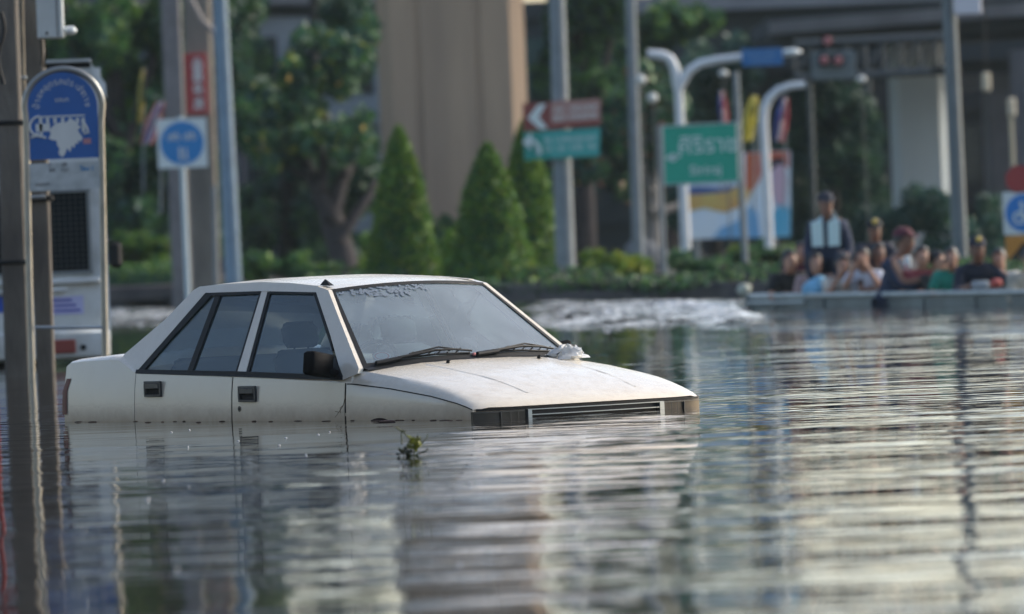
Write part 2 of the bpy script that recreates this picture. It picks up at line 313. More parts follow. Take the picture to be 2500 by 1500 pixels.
# ------------------------------------------------------------------ the half-sunk white sedan
# local frame: +X nose, near (right-hand) side is -Y, z = 0 at the waterline
def build_car():
    P0 = wat(1158, 1026); yaw = R_(-53)
    car = thing('flooded_sedan', 'mud-streaked white four-door sedan sunk to its door handles in flood water', 'car')
    HW = .82
    def sy(x, z):                      # half width of the lower body at height z
        t = [(-.5, .775), (-.25, .812), (-.1, .826), (0, .83), (.1, .827), (.2, .82), (.3, .805), (.4, .78)]
        z = max(-.5, min(.4, z)); y = t[-1][1]
        for (a, b), (c, d) in zip(t, t[1:]):
            if a <= z <= c: y = b + (d - b) * (z - a) / (c - a); break
        k = 1.0
        if x > -.5: k -= .018 * ((x + .5) / .5) ** 2
        if x < -3.6: k -= .03 * ((-3.6 - x) / .6) ** 2
        return y * k
    def interp(T, x):
        if x <= T[0][0]: return T[0][1:]
        for a, b in zip(T, T[1:]):
            if a[0] <= x <= b[0]:
                q = (x - a[0]) / (b[0] - a[0]); return [a[i] + (b[i] - a[i]) * q for i in range(1, len(a))]
        return T[-1][1:]
    #      x, shoulder z, crest z, centre z
    T = [(-4.19, .335, .345, .35), (-4.15, .355, .375, .385), (-4.0, .365, .385, .40), (-3.62, .375, .405, .42), (-3.45, .31, .33, .42),
         (-3.40, .290, .305, .3), (-2.35, .262, .275, .28), (-1.26, .225, .25, .26), (-1.18, .215, .28, .30), (-1.1, .210, .285, .335), (-.8, .186, .252, .298), (-.4, .140, .192, .228), (-.15, .097, .132, .152), (-.03, .068, .088, .098), (0.0, .056, .064, .066)]
    bulge = lambda x, y: (.085 * max(0, (x + .9) / .9) ** 1.5 if x > -.9 else 0) * (1 - (y / .82) ** 2) - (.022 * max(0, (x + .3) / .3) * max(0, (abs(y) - .7) / .12) ** 2 if x > -.3 else 0) \
        - (.05 * ((-3.7 - x) / .5) ** 2 * (1 - (y / .82) ** 2) * -1 * -1 if x < -3.7 else 0)
    def half(x, cabin, sect=0):
        s, cr, ce = interp(T, x)
        pts = [(sy(x, z), z) for z in (-.5, -.32, -.15, -.03, .04)]
        m = (.04 + s) / 2
        pts += [(sy(x, m), m), (sy(x, s), s)]
        if cabin: pts += [(sy(x, s) - .012, cr - .005), (.775, cr), (.735, cr), (.72, .05), (.70, -.20), (.35, -.22), (0, -.22)]
        else:
            e = sy(x, s)
            pts += [(e - .018, s + (cr - s) * .55), (e - .045, cr - .004), (e - .085, cr + .003), (.60, cr + (ce - cr) * .45), (.42, cr + (ce - cr) * .75), (.2, cr + (ce - cr) * .95), (0, ce)]
        return pts
    secs = []
    def sec(x, cabin): secs.append((x, half(x, cabin)))
    for x in (-4.19, -4.17, -4.15, -4.1, -4.0, -3.85, -3.7, -3.6, -3.5, -3.42): sec(x, False)
    for x in (-3.415, -3.2, -2.9, -2.6, -2.35, -2.0, -1.6, -1.3, -1.175): sec(x, True)
    for x in (-1.17, -1.12, -1.05, -.95, -.8, -.65, -.5, -.35, -.22, -.12, -.05, -.02, 0.0): sec(x, False)
    body = MB(); G = []
    for x, h in secs:
        row = [(x + bulge(x, y), -y, z) for y, z in h] + [(x + bulge(x, y), y, z) for y, z in reversed(h[:-1])]
        G.append(row)
    body.grid(G, flip=True)
    # tail and nose closed
    for row, x in ((G[0], 0), (G[-1], 1)):
        c = len(row); k = len(body.v); body.v += row
        fs = [(k + j, k + j + 1, k + c - 2 - j, k + c - 1 - j) for j in range((c - 1) // 2)]
        body.f += [f if x else f[::-1] for f in fs]; body.mi += [0] * len(fs)
    bo = body.build('body', PAINT, car, 32)
    # greenhouse: roof skin, rails, pillars
    def gy(z): return .82 - .48 * max(0, z - .25)
    rf = MB(); roofT = [(-3.10, .775), (-3.04, .792), (-2.8, .803), (-2.4, .808), (-2.1, .797), (-1.85, .772), (-1.74, .748)]
    R = []
    for i, x in enumerate(np.linspace(-3.10, -1.72, 15)):
        z, = interp(roofT, x); e = gy(z); row = []
        for q in np.linspace(-1, 1, 17):
            y = q * e; row.append((x + (.055 * (1 - q * q) if i == 14 else .055 * (1 - q * q) * max(0, (x + 2.1) / .38)), y, z + .024 * (1 - abs(q) ** 2.6)))
        R.append(row)
    rf.grid(R)
    rf.grid([[(a, b, c - .03) for a, b, c in r] for r in R], flip=True)
    edge = lambda L_: [[p for p in L_], [(p[0], p[1], p[2] - .03) for p in L_]]
    rf.grid(edge(R[-1])); rf.grid(edge(R[0]), flip=True); rf.grid(edge([r[0] for r in R])); rf.grid(edge([r[-1] for r in R]), flip=True)
    def side(mb, poly, t=.035, lift=0., m=0, mirror=True):
        """polygon in (x,z) laid on both side-window planes"""
        n = len(poly)
        if sum(poly[i][0] * poly[(i + 1) % n][1] - poly[(i + 1) % n][0] * poly[i][1] for i in range(n)) < 0: poly = poly[::-1]
        for sgn in ((-1, 1) if mirror else (-1,)):
            F = [(x, sgn * (gy(z) + lift), z) for x, z in poly]; B = [(x, sgn * (gy(z) + lift - t), z) for x, z in poly]
            fs = [tuple(range(n)), tuple(range(2 * n - 1, n - 1, -1))] + [(i, n + i, n + (i + 1) % n, (i + 1) % n) for i in range(n)]
            mb.add(F + B, fs if sgn < 0 else [f[::-1] for f in fs], m)
    pil = MB()
    side(pil, [(-1.255, .235), (-1.12, .27), (-1.125, .30), (-1.40, .515), (-1.70, .752), (-1.815, .775), (-1.815, .742), (-1.52, .49)])     # front pillar
    side(pil, [(-1.815, .742), (-1.815, .778), (-2.1, .800), (-2.4, .811), (-2.8, .806), (-3.05, .795), (-2.965, .757), (-2.4, .758)])   # roof rail
    side(pil, [(-2.965, .757), (-3.05, .795), (-3.10, .775), (-3.30, .60), (-3.60, .405), (-3.62, .37), (-3.42, .285), (-3.40, .305), (-3.22, .49)])  # rear pillar
    side(pil, [(-2.345, .26), (-2.255, .26), (-2.325, .758), (-2.385, .758)], lift=-.004)                                     # middle pillar
    roof = rf.build('roof', PAINT, car, 35)
    pl = pil.build('pillar_frame', PAINT, car, 20)
    gp = MB(); gp.add([(-1.87, -.515, .782), (-1.77, -.515, .776), (-1.77, -.485, .778), (-1.87, -.485, .784), (-1.835, -.504, .815), (-1.815, -.504, .806), (-1.815, -.496, .806), (-1.835, -.496, .815)], [(3, 2, 1, 0), (4, 5, 6, 7), (0, 1, 5, 4), (1, 2, 6, 5), (2, 3, 7, 6), (3, 0, 4, 7)]); gp.build('antenna_base', BLK, car)
    # window rubbers
    rb = MB()
    side(rb, [(-1.27, .262), (-1.255, .235), (-3.40, .288), (-3.405, .312), (-2.3, .292)], t=.02, lift=.009)                        # belt moulding
    side(rb, [(-1.40, .27), (-1.262, .255), (-1.40, .365), (-1.45, .38)], t=.02, lift=.003)                               # mirror sail panel
    side(rb, [(-1.52, .48), (-1.45, .40), (-1.83, .725), (-1.815, .742)], t=.02, lift=-.002)
    side(rb, [(-1.815, .745), (-1.83, .730), (-2.30, .742), (-2.30, .757)], t=.02, lift=-.002)
    side(rb, [(-2.255, .28), (-2.228, .28), (-2.292, .745), (-2.325, .75)], t=.02, lift=-.006)
    side(rb, [(-2.385, .757), (-2.385, .742), (-2.93, .738), (-2.965, .756)], t=.02, lift=-.002)
    side(rb, [(-2.385, .74), (-2.40, .74), (-2.364, .28), (-2.347, .28)], t=.02, lift=-.003)
    side(rb, [(-2.965, .757), (-2.90, .735), (-3.17, .48), (-3.33, .31), (-3.41, .30), (-3.22, .49)], t=.02, lift=-.002)
    side(rb, [(-2.80, .735), (-2.855, .735), (-2.875, .28), (-2.82, .28)], t=.02, lift=-.004)
    rb.build('window_rubber', BLK, car, 0)
    for nm, poly in (('side_window', [(-1.44, .375), (-1.285, .26), (-2.22, .28), (-2.29, .75), (-1.83, .74)]),
                     ('side_window', [(-2.36, .28), (-2.40, .74), (-2.80, .735), (-2.825, .285)]),
                     ('quarter_window', [(-2.87, .285), (-2.855, .735), (-2.92, .735), (-3.18, .48), (-3.34, .305)])):
        for sgn in (-1, 1):
            q = MB(); n = len(poly)
            if sum(poly[i][0] * poly[(i + 1) % n][1] - poly[(i + 1) % n][0] * poly[i][1] for i in range(n)) * sgn > 0: poly = poly[::-1]
            q.add([(x, sgn * (gy(z) - .014), z) for x, z in poly], [tuple(range(n))])
            q.build(nm, SG, car, 0)
    # windscreen with rubber surround
    def ws_pt(s, t, lift=0):     # s across -1..1, t 0 bottom..1 top
        yb, yt = .765, .555; y = s * (yb + (yt - yb) * t)
        x = -1.125 + (-1.715 + 1.125) * t + (1 - s * s) * (.085 - .03 * t); z = .298 + (.758 - .298) * t + .028 * (1 - s * s) * t + .03 * (1 - s * s) * (1 - t)
        nrm = Vector((.62, 0, .78)); return (x + nrm.x * lift, y, z + nrm.z * lift)
    wsm = MB(); wsm.grid([[ws_pt(s, t, -.004) for s in np.linspace(-.965, .965, 13)] for t in np.linspace(.04, .965, 8)])
    ws = wsm.build('windscreen', WS, car, 60)
    fr = MB()
    def strip(s0, s1, t0, t1, n=13, lift=.003):
        fr.grid([[ws_pt(a, b, lift) for a in np.linspace(s0, s1, n)] for b in np.linspace(t0, t1, 2 if abs(t1 - t0) < .2 else 8)])
        fr.grid([[ws_pt(a, b, lift - .02) for a in np.linspace(s0, s1, n)] for b in np.linspace(t0, t1, 2 if abs(t1 - t0) < .2 else 8)], flip=True)
    strip(-1, 1, .955, .99); strip(-1.0, 1.0, .0, .05); strip(-1, -.958, .0, .985, 2); strip(.958, 1, .0, .985, 2)
    fr.build('windscreen_rubber', BLK, car, 50)
    # blue-grey sun strip of peeling film, and the round tax sticker inside the lower corner
    st = MB()
    for i in range(150):
        s0 = RG.uniform(-.94, .1); t0 = RG.uniform(.80, .955); 
        if t0 < .86 + .05 * math.sin(s0 * 5): continue
        a = RG.uniform(-.8, .8); L = RG.uniform(.01, .035)
        p = [Vector(ws_pt(s0 + math.cos(a) * L * k1 - math.sin(a) * .007 * k2, min(.962, t0 + math.sin(a) * L * k1 + .012 * k2), .0015)) for k1, k2 in ((-1, 0), (0, -1), (1, 0), (0, 1))]
        st.add(p, [(0, 1, 2, 3)])
    st.build('peeling_film', mat('faded_film', (.16, .20, .25), .8), ws, 0)
    sk = MB(); cs = Vector(ws_pt(-.80, .13, -.007)); ex = Vector(ws_pt(-.70, .13, -.007)) - cs; ex.normalize(); ey = (Vector(ws_pt(-.80, .3, -.007)) - cs).normalized()
    def ring(r0, r1, m): 
        n = 28; sk.add([cs + ex * (r * 1.35 * math.cos(2 * PI * i / n)) + ey * (r * math.sin(2 * PI * i / n)) for r in (r0, r1) for i in range(n)], [(i, (i + 1) % n, n + (i + 1) % n, n + i) for i in range(n)], m)
    ring(.001, .028, 0); ring(.028, .036, 1); ring(.036, .042, 0)
    sk.build('tax_sticker', [mat('sticker_grey', (.42, .42, .38), .7), mat('sticker_red', (.40, .13, .10), .7)], ws, 0)
    # rear window
    rw = MB()
    def rp(s, t): y = s * (.66 + (.53 - .66) * t); return (-3.60 + .50 * t - .03 * (1 - s * s), y, .405 + .37 * t + .03 * (1 - s * s) * t)
    rw.grid([[rp(s, t) for s in np.linspace(-1, 1, 9)] for t in np.linspace(0, 1, 5)], flip=True); rw.build('rear_window', SG, car, 60)
    # doors: outer skins a few millimetres proud, dark gaps between
    def skin(mb, x0, x1, z0f, z1f, lift, m=0, nx=10, nz=7, sides=(-1, 1)):
        for sgn in sides:
            P = []
            for i in range(nx + 1):
                x = x0 + (x1 - x0) * i / nx; a, b = z0f, z1f(x); row = []
                for j in range(nz + 1):
                    z = a + (b - a) * j / nz; ed = .003 if (i in (0, nx)) else 0
                    row.append((x, sgn * (sy(x, z) + lift - ed), z))
                P.append(row)
            mb.grid(P, m, flip=(sgn < 0))
    sh_z = lambda x: interp(T, x)[0] - .004
    for x0, x1, hx, hz in ((-2.364, -1.2345, -2.195, .160), (-3.387, -2.376, -3.18, .195)):
        for sgn in (-1, 1):
            d = MB(); skin(d, x0, x1, -.34, sh_z, .007, sides=(sgn,)); dr = d.build('door', PAINT, car, 50)
            y = sgn * (sy(hx, hz) + .010); hd = MB()
            M = Matrix.Rotation(0, 3, 'Z')
            def q(dx, dz, dy): return (hx + dx, y + sgn * dy, hz + dz)
            # bezel frame with recessed cup and a lift flap
            w_, h_ = .088, .046
            hd.box(q(0, h_ - .006, .006), (2 * w_, .016, .014), bev=.003); hd.box(q(0, -h_ + .006, .006), (2 * w_, .016, .014), bev=.003)
            hd.box(q(-w_ + .008, 0, .006), (.018, .016, 2 * h_ - .02), bev=.003); hd.box(q(w_ - .008, 0, .006), (.018, .016, 2 * h_ - .02), bev=.003)
            hd.box(q(.0, .018, .009), (2 * w_ - .03, .016, .036), bev=.004); hd.box(q(0, -.012, -.001), (2 * w_ - .03, .004, .05), m=1)
            hd.build('door_handle', [mat('handle_grey', (.035, .035, .037), .45), mat('cup_black', (.006, .006, .006), .8)], dr)
            if hx > -2.5:
                lk = MB(); lk.tube([(hx - .09, y - sgn * .002, hz - .088), (hx - .09, y + sgn * .004, hz - .088)], .017, 16); lk.tube([(hx - .09, y + sgn * .004, hz - .088), (hx - .09, y + sgn * .006, hz - .088)], .008, 12, 1)
                lk.build('door_lock', [mat('lock_metal', (.10, .09, .08), .4, .6), BLK], dr)
    for xg in (-1.229, -2.370, -3.392):
        for sgn in (-1, 1): gp = MB(); skin(gp, xg - .006, xg + .006, -.34, sh_z, .0032, nx=1, sides=(sgn,)); gp.build('shut_line', BLK, car, 0)
    # bonnet shut line along the wing
    for sgn in (-1, 1):
        P = []; gp = MB()
        for x in np.linspace(-1.215, -.01, 26):
            s = interp(T, x)[0] if x > -1.18 else .215
            P.append([(x + bulge(x, .8), sgn * (sy(x, s - .006) + .0015), s - .007), (x + bulge(x, .8), sgn * (sy(x, s) + .0015), s + .000)])
        gp.grid(P, flip=(sgn < 0)); gp.build('shut_line', BLK, car, 0)
    gp = MB(); P = [[(x_ + bulge(x_, y), y, interp(T, x_)[0] * 0 + z_) for y in np.linspace(-.80, .80, 25)] for x_, z_ in ((.0035, .060), (.0035, .047))]
    gp.grid(P, flip=True)
    gp.build('shut_line', BLK, car, 0)
    # bonnet creases and rear wheel arch lip just breaking the water
    for sgn in (-1, 1):
        ar = MB()
        ar.grid([[(x, sgn * (sy(x, 0) + .002), -.2) for x in np.linspace(-.985, -.80, 12)], [(x, sgn * (sy(x, 0) + .002), .016 - ((x + .893) / .093) ** 2 * .016 - .001) for x in np.linspace(-.985, -.80, 12)]], flip=(sgn > 0))
        ar.build('wheel_arch', mat('dark_arch', (.03, .012, .01), .9), car, 0)  # dark patch laid on the body side for the arch top
    # front lamps and grille follow the curve of the nose
    def face(mb, y0, y1, z0, z1, d0, m=0, n=10, slant=0., z1b=None):
        """curved bar across the nose between y0 and y1, standing d0 proud"""
        F = []; B = []
        for i in range(n + 1):
            q = i / n; y = y0 + (y1 - y0) * q; xx = bulge(0, y)
            F.append([(xx + d0, y, z0), (xx + d0 - slant, y, z1)]); B.append([(xx - .02, y, z0), (xx - .02, y, z1)])
        rows = [[(a[0][0] - .02, a[0][1], a[0][2]) for a in F]]
        Lo = [f[0] for f in F]; Hi = [f[1] for f in F]; Lb = [b[0] for b in B]; Hb = [b[1] for b in B]
        mb.grid([Lb, Lo, Hi, Hb], m); mb.add([Lo[0], Hi[0], Hb[0], Lb[0]], [(0, 1, 2, 3)], m); mb.add([Lo[-1], Hi[-1], Hb[-1], Lb[-1]], [(3, 2, 1, 0)], m)
    LAMP = mat('headlamp_lens', (.035, .030, .023), .35, 0., col2=(.02, .017, .014), vscale=6, coat=.1, spec=.25)
    for sgn in (-1, 1):
        l = MB(); face(l, sgn * .815 if sgn < 0 else .50, sgn * .50 if sgn < 0 else .815, -.16, .044, .012, slant=.012)
        lo = l.build('headlight', LAMP, car, 40)
        r = MB()
        for k in range(2):
            y = sgn * (.55 + .05 * k); r.box((bulge(0, y) + .0125, y, -.05), (.002, .003, .17))
        face(r, sgn * .66 - .003, sgn * .66 + .003, -.15, .036, .0135, n=1)
        face(r, min(sgn * .502, sgn * .81), max(sgn * .502, sgn * .81), .036, .043, .0045, n=10)
        r.build('lamp_rim', mat('lamp_grey', (.07, .068, .06), .5), lo)
    gr = MB(); face(gr, -.49, .49, -.16, .044, -.012, m=1, n=14)
    for z0, z1 in ((.041, .046), (.011, .016), (-.16, -.105)): face(gr, -.49, .49, z0, z1, .014, m=0, n=14)
    face(gr, -.49, -.465, -.16, .044, .016); face(gr, .455, .49, -.16, .044, .016)
    gr.build('grille', [CHR, mat('grille_dark', (.008, .009, .012), .6), PLA], car, 30)
    bm = MB(); 
    rows = []
    for z, o in ((-.42, .02), (-.36, .085), (-.22, .095), (-.17, .05), (-.17, -.02)): rows.append([(bulge(0, y) + o, y, z) for y in np.linspace(-.82, .82, 15)])
    bm.grid(rows); bm.build('front_bumper', PLA, car, 40)
    # tail lamp wrapping the rear corner
    for sgn in (-1, 1):
        tl = MB()
        P = [[(-4.155, sgn * (sy(-4.15, z) + .004), z), (-4.20, sgn * (sy(-4.15, z) + .006), z), (-4.225, sgn * (sy(-4.15, z) - .01), z - .002), (-4.235, sgn * .62, z), (-4.235, sgn * .42, z)] for z in (.045, .10, .18, .262)]
        P = [[(p[0] + (.035 if j == 3 else 0) * 1.0, p[1], p[2]) for p in row] for j, row in enumerate(P)]
        tl.grid(P, flip=(sgn < 0)); tl.grid([P[-1], [(-4.14, p[1] * .98, p[2] - .004) for p in P[-1]]], flip=(sgn < 0))
        tl.build('tail_light', mat('tail_red', (.13, .018, .015), .45, spec=.3), car, 40)
    # door mirrors: near one turned flat towards the camera, far one just peeping past the pillar
    for sgn in (-1, 1):
        mo = 0 if sgn < 0 else -.17
        mm = MB(); M = Matrix.Rotation(R_(12) * sgn, 3, 'Z') @ Matrix.Rotation(R_(10) * 1, 3, 'X')
        mm.box((-1.345 + mo, sgn * .925, .33), (.085, .20, .135 + mo * .2), M=Matrix.Rotation(sgn * R_(-18), 3, 'Z') @ Matrix.Rotation(R_(9) * sgn, 3, 'X'), bev=.012)
        mm.tube([(-1.34 + mo, sgn * .86, .285), (-1.33, sgn * .79, .265)], [.022, .026], 10)
        mm.tube([(-1.365, sgn * .815, .265), (-1.37, sgn * .775, .285)], .03, 10)
        mr_ = mm.build('door_mirror', PLA, car, 50)
        gl = MB(); gl.box((-1.392 + mo, sgn * .911, .33), (.006, .16, .105), rz=sgn * R_(-18)); gl.build('mirror_glass', mat('mirror_glass', (.5, .52, .54), .05, 1.), mr_, 0)
    # wipers parked on the cowl, twin-bow arms
    for y0, y1, ym in ((-.66, -.02, -.28), (.02, .68, .36)):
        wpm = MB()
        def wp(y, h, lift): 
            t = h; yy = .765 - .21 * t; p = ws_pt(y / yy, t, lift); return p
        wpm.tube([wp(y0, .035, .012), wp((y0 + ym) / 2, .052, .022), wp(ym, .075, .032), wp((y1 + ym) / 2, .078, .026), wp(y1, .065, .014)], [.010, .010, .008, .007, .006], 6)
        wpm.tube([wp(y0 + .12, .055, .008), wp(ym, .062, .008), wp(y1 - .02, .05, .008)], .006, 6)
        wpm.tube([wp(y0 + .22, .085, .016), wp(ym + .05, .125, .022), wp(y1 - .12, .10, .016)], .005, 6)
        for k in range(6):
            y = y0 + .2 + k * (y1 - y0 - .25) / 6; wpm.tube([wp(y, .06, .01), wp(y + .05, .10, .018)], .004, 5)
        wpm.tube([wp(y0 - .02, .02, .012), wp(y0 + .14, .035, .02)], [.016, .012], 8)
        wpm.build('wiper', BLK, car, 40)
    cw = MB(); cw.grid([[(-1.128 + o + (1 - s * s) * .087, s * .765, .284 + dz + .03 * (1 - s * s)) for s in np.linspace(-1, 1, 15)] for o, dz in ((-.01, .02), (.025, .012), (.06, .004))]); cw.build('cowl', BLK, car, 60)
    tg = MB(); tg.box((-1.05, -.02, .347), (.02, .024, .02), rz=.4, bev=.005); tg.build('pink_tag', mat('pink_plastic', (.55, .22, .20), .5), car)
    for y in (-.30, .36):
        nz = MB(); nz.tube([(-.93, y, .305), (-.93, y, .322)], [.013, .009], 8); nz.box((-.922, y, .322), (.016, .016, .010), bev=.003); nz.build('washer_nozzle', BLK, car)
    # badge stub on the bonnet front edge is absent; a faint swage along the bonnet instead
    sw = MB()
    for sgn in (-1, 1):
        P = []
        for x in np.linspace(-.95, -.12, 14):
            s, cr, ce = interp(T, x); z = cr + (ce - cr) * .72; y = .44 - .06 * (x + .95)
            P.append([(x + bulge(x, y), sgn * (y - .012), z + .001), (x + bulge(x, y), sgn * y, z + .0045), (x + bulge(x, y), sgn * (y + .008), z - .001)])
        sw.grid(P, flip=(sgn > 0))
    sw.build('bonnet_swage', PAINT, car, 60)
    # cabin
    def seat(x, y, back=.47, w_=.46):
        s = MB(); s.box((x + .05, y, -.10), (.48, w_, .16), bev=.05)
        s.box((x - .24, y, .16), (.13, w_ - .03, .50), M=Matrix.Rotation(R_(-14), 3, 'Y'), bev=.045)
        so = s.build('seat', INT, car, 50)
        h = MB(); h.box((x - .33, y, .49), (.09, .25, .15), M=Matrix.Rotation(R_(-14), 3, 'Y'), bev=.035)
        for dy in (-.05, .05): h.tube([(x - .32, y + dy, .36), (x - .325, y + dy, .45)], .006, 6)
        h.build('headrest', INT, so, 50)
    seat(-1.98, -.36); seat(-1.98, .36)
    s = MB(); s.box((-2.92, 0, -.08), (.48, 1.3, .18), bev=.05); s.box((-3.20, 0, .14), (.13, 1.28, .46), M=Matrix.Rotation(R_(-18), 3, 'Y'), bev=.05); s.build('rear_seat', INT, car, 50)
    d = MB(); d.box((-1.31, 0, .10), (.26, 1.40, .32), bev=.05); d.box((-1.42, -.37, .26), (.16, .40, .07), bev=.03); d.build('dashboard', INT, car, 50)
    sw = MB(); c = Vector((-1.60, -.37, .27)); ax = Vector((0, 1, 0)); ay = Vector((.42, 0, .91)).normalized()
    pts = [c + ax * .19 * math.cos(2 * PI * i / 28) + ay * .19 * math.sin(2 * PI * i / 28) for i in range(29)]
    sw.tube(pts, .013, 8, cap=False); sw.tube([c - ax * .18, c, c + ax * .18], [.012, .03, .012], 8); sw.tube([c, c - ay * .18], [.03, .012], 8); sw.tube([c, Vector((-1.40, -.37, .22))], .03, 8)
    sw.build('steering_wheel', BLK, car, 60)
    mr = MB(); mr.box((-1.80, 0, .655), (.03, .22, .07), bev=.012); mr.tube([(-1.80, 0, .67), (-1.82, 0, .77)], .008, 6); mr.build('rearview_mirror', PLA, car)
    # wheels under water
    for x in (-.89, -3.27):
        for sgn in (-1, 1):
            t = MB(); t.tube([(x, sgn * .60, -.30), (x, sgn * .62, -.30), (x, sgn * .77, -.30), (x, sgn * .785, -.30)], [.25, .28, .28, .25], 24)
            wo = t.build('wheel', BLK, car, 50); r = MB(); r.tube([(x, sgn * .78, -.30), (x, sgn * .79, -.30)], [.17, .15], 20); r.build('rim', STL, wo, 50)
    # place: local x=0,y=-.82 is the near front corner
    R3 = Matrix.Rotation(yaw, 3, 'Z'); car.rotation_euler = (0, 0, yaw); car.location = P0 - R3 @ Vector((0, -.82, 0)); car.location.z = 0
    return car, R3
CAR, CARR = build_car()
def carpt(x, y, z): return CAR.location + CARR @ Vector((x, y, z))

# white plastic bag snagged on the far corner of the bonnet
bgm = MB(); c0 = carpt(-1.02, .60, .325)
g_ = random.Random(5); P = []
for i in range(9):
    ph = PI * .5 * i / 8; row = []
    for k in range(22):
        th = 2 * PI * k / 22; j = 1 + .32 * math.sin(3 * th + i * .8) * math.sin(ph) + .16 * (g_.random() - .5)
        row.append((c0.x + .115 * math.sin(ph) * math.cos(th) * j + .03, c0.y + .16 * math.sin(ph) * math.sin(th) * j, c0.z - .03 + .062 * math.cos(ph) * (1 + .9 * (g_.random() - .5))))
    row.append(row[0]); P.append(row)
bgm.grid(P, flip=True)
tag(bgm.build('plastic_bag', mat('thin_white_plastic', (.72, .74, .74), .3, bump=.8, bscale=25, trans=.4), None, 25), 'crumpled white plastic bag lying on the sedan bonnet by the far wiper', 'plastic bag')
# dry grass stalk caught in the door gap
st = MB(); a = carpt(-1.20, -.84, .13)
ps = [carpt(-1.20, -.842, .15), carpt(-1.225, -.845, .09), carpt(-1.27, -.846, .05), carpt(-1.31, -.846, .02)]
st.tube(ps, [.0022, .002, .0016, .001], 5); st.tube([ps[1], carpt(-1.25, -.85, .075), carpt(-1.25, -.85, .045)], .002, 5); st.tube([ps[2], carpt(-1.30, -.85, .055)], .002, 5)
tag(st.build('grass_stalk', mat('dry_stalk', (.16, .12, .06), .8)), 'thin dry grass stalk stuck in the gap ahead of the sedan front door', 'grass stalk')
# weed twig floating in the foreground
tp = wat(1008, 1112); tw = thing('floating_weed', 'small green weed sprig poking out of the water in front of the sedan', 'weed sprig', tp)
s_ = px(tp.y)
def tpx(u, v): return at(u, v, tp.y)
st = MB()
for L, r in (([(1010, 1116), (1012, 1098), (1008, 1080), (996, 1068), (985, 1056), (966, 1043)], .0035), ([(1012, 1100), (1022, 1092), (1034, 1078), (1042, 1070), (1044, 1060)], .0025), ([(1008, 1082), (1018, 1070), (1020, 1064)], .004),
             ([(980, 1052), (980, 1070), (981, 1086)], .003), ([(975, 1050), (992, 1054)], .003), ([(1010, 1114), (992, 1108), (978, 1098), (974, 1095)], .005), ([(1010, 1114), (1026, 1106), (1040, 1102), (1045, 1096)], .004)):
    st.tube([tpx(*p) + Vector((0, .01 * math.sin(i * 2), 0)) for i, p in enumerate(L)], r, 6)
st.build('stem', mat('weed_stem', (.06, .075, .02), .7), tw)
cen = np.array(tpx(1012, 1082)); pos = cen + RG.normal(size=(34, 3)) * np.array([12 * s_, .03, 8 * s_])
cen2 = np.array(tpx(990, 1104)); pos2 = cen2 + RG.normal(size=(25, 3)) * np.array([9 * s_, .02, 4 * s_])
leaves('leaf_cluster', [leafmat('weed_leaf', (.22, .25, .03), (.08, .10, .015), 20)], pos, .045, tw)
leaves('leaf_cluster', [mat('wilted_leaf', (.03, .035, .02), .8)], pos2, .035, tw)
# brown leaf floating by the front wing
lf = MB(); lp = wat(945, 1031); lf.ball((lp.x, lp.y, .004), (.05, .035, .008), seg=10, rings=5)
tag(lf.build('floating_leaf', mat('dead_leaf', (.05, .025, .02), .8)), 'dark brown dead leaf floating against the sedan front wing', 'leaf')

# ------------------------------------------------------------------ street things, left side
def pole(name, label, cat, uv0, uv1, Y, r0, r1, m, seg=16, group=None, base=None, below=None, sq=False):
    """upright standing at pixel uv0 (foot) and leaning to pixel uv1 (top); runs down to the bed if it stands in water"""
    a = at(*uv0, Y); b = at(*uv1, Y); d = (b - a).normalized()
    foot = a + d * ((below if below is not None else -.55) - a.z) / d.z
    o = thing(name, label, cat, foot, group)
    q = MB(); n = 8
    if sq:
        k = len(q.v)
        ax = Vector((1, 0, 0)); pts = []
        for p, r in ((foot, r0), (b, r1)):
            pts += [p + Vector((x * r, y * r, 0)) for x, y in ((-1, -.8), (-.8, -1), (.8, -1), (1, -.8), (1, .8), (.8, 1), (-.8, 1), (-1, .8))]
        q.add(pts, [tuple(range(7, -1, -1)), tuple(range(8, 16))] + [(i, (i + 1) % 8, 8 + (i + 1) % 8, 8 + i) for i in range(8)])
    else: q.tube([foot + (b - foot) * i / n for i in range(n + 1)], [r0 + (r1 - r0) * i / n for i in range(n + 1)], seg)
    q.build('shaft', m, o, 30); return o, foot, b, d
# two old concrete poles and steel conduits, Y ~ 60
o, f, t, d = pole('concrete_pole', 'dark weathered concrete pole at the left edge in front of the white truck', 'pole', (45, 905), (8, -160), 60.6, .105, .095, CONL, sq=True)
for v in (300, 640):
    c = at(25 + (v - 300) * .03, v, 60.6); b_ = MB(); b_.box(c, (.25, .25, .035), bev=.01); b_.build('steel_band', BLK, o)
cb = MB(); cb.tube([at(2 + 8 * math.sin(i * .9), 30 + 22 * i, 60.35) for i in range(9)], .018, 8); cb.build('cable', BLK, o, 60)
o, f, t, d = pole('concrete_pole', 'pale concrete pole carrying a grey meter box beside the bus stop sign', 'pole', (113, 915), (70, -160), 61.6, .068, .10, CONL, sq=True)
c = at(86, 486, 61.6); q = MB(); q.box(c + Vector((0, -.10, 0)), (.30, .03, .05), bev=.01); q.box(c + Vector((0, .10, 0)), (.30, .03, .05), bev=.01); q.build('pole_clamp', BLK, o)
o, f, t, d = pole('steel_conduit', 'thin rusty steel conduit running up between the two concrete poles', 'conduit', (72, 905), (48, -160), 60.9, .022, .022, mat('rusty_pipe', (.22, .19, .14), .6, .3, var=.4), 12)
for v in (190, 560, 800):
    c = at(52 + (v) * .02, v, 60.9); q = MB(); q.box(c, (.07, .06, .03), bev=.008); q.build('pipe_clip', STL, o)
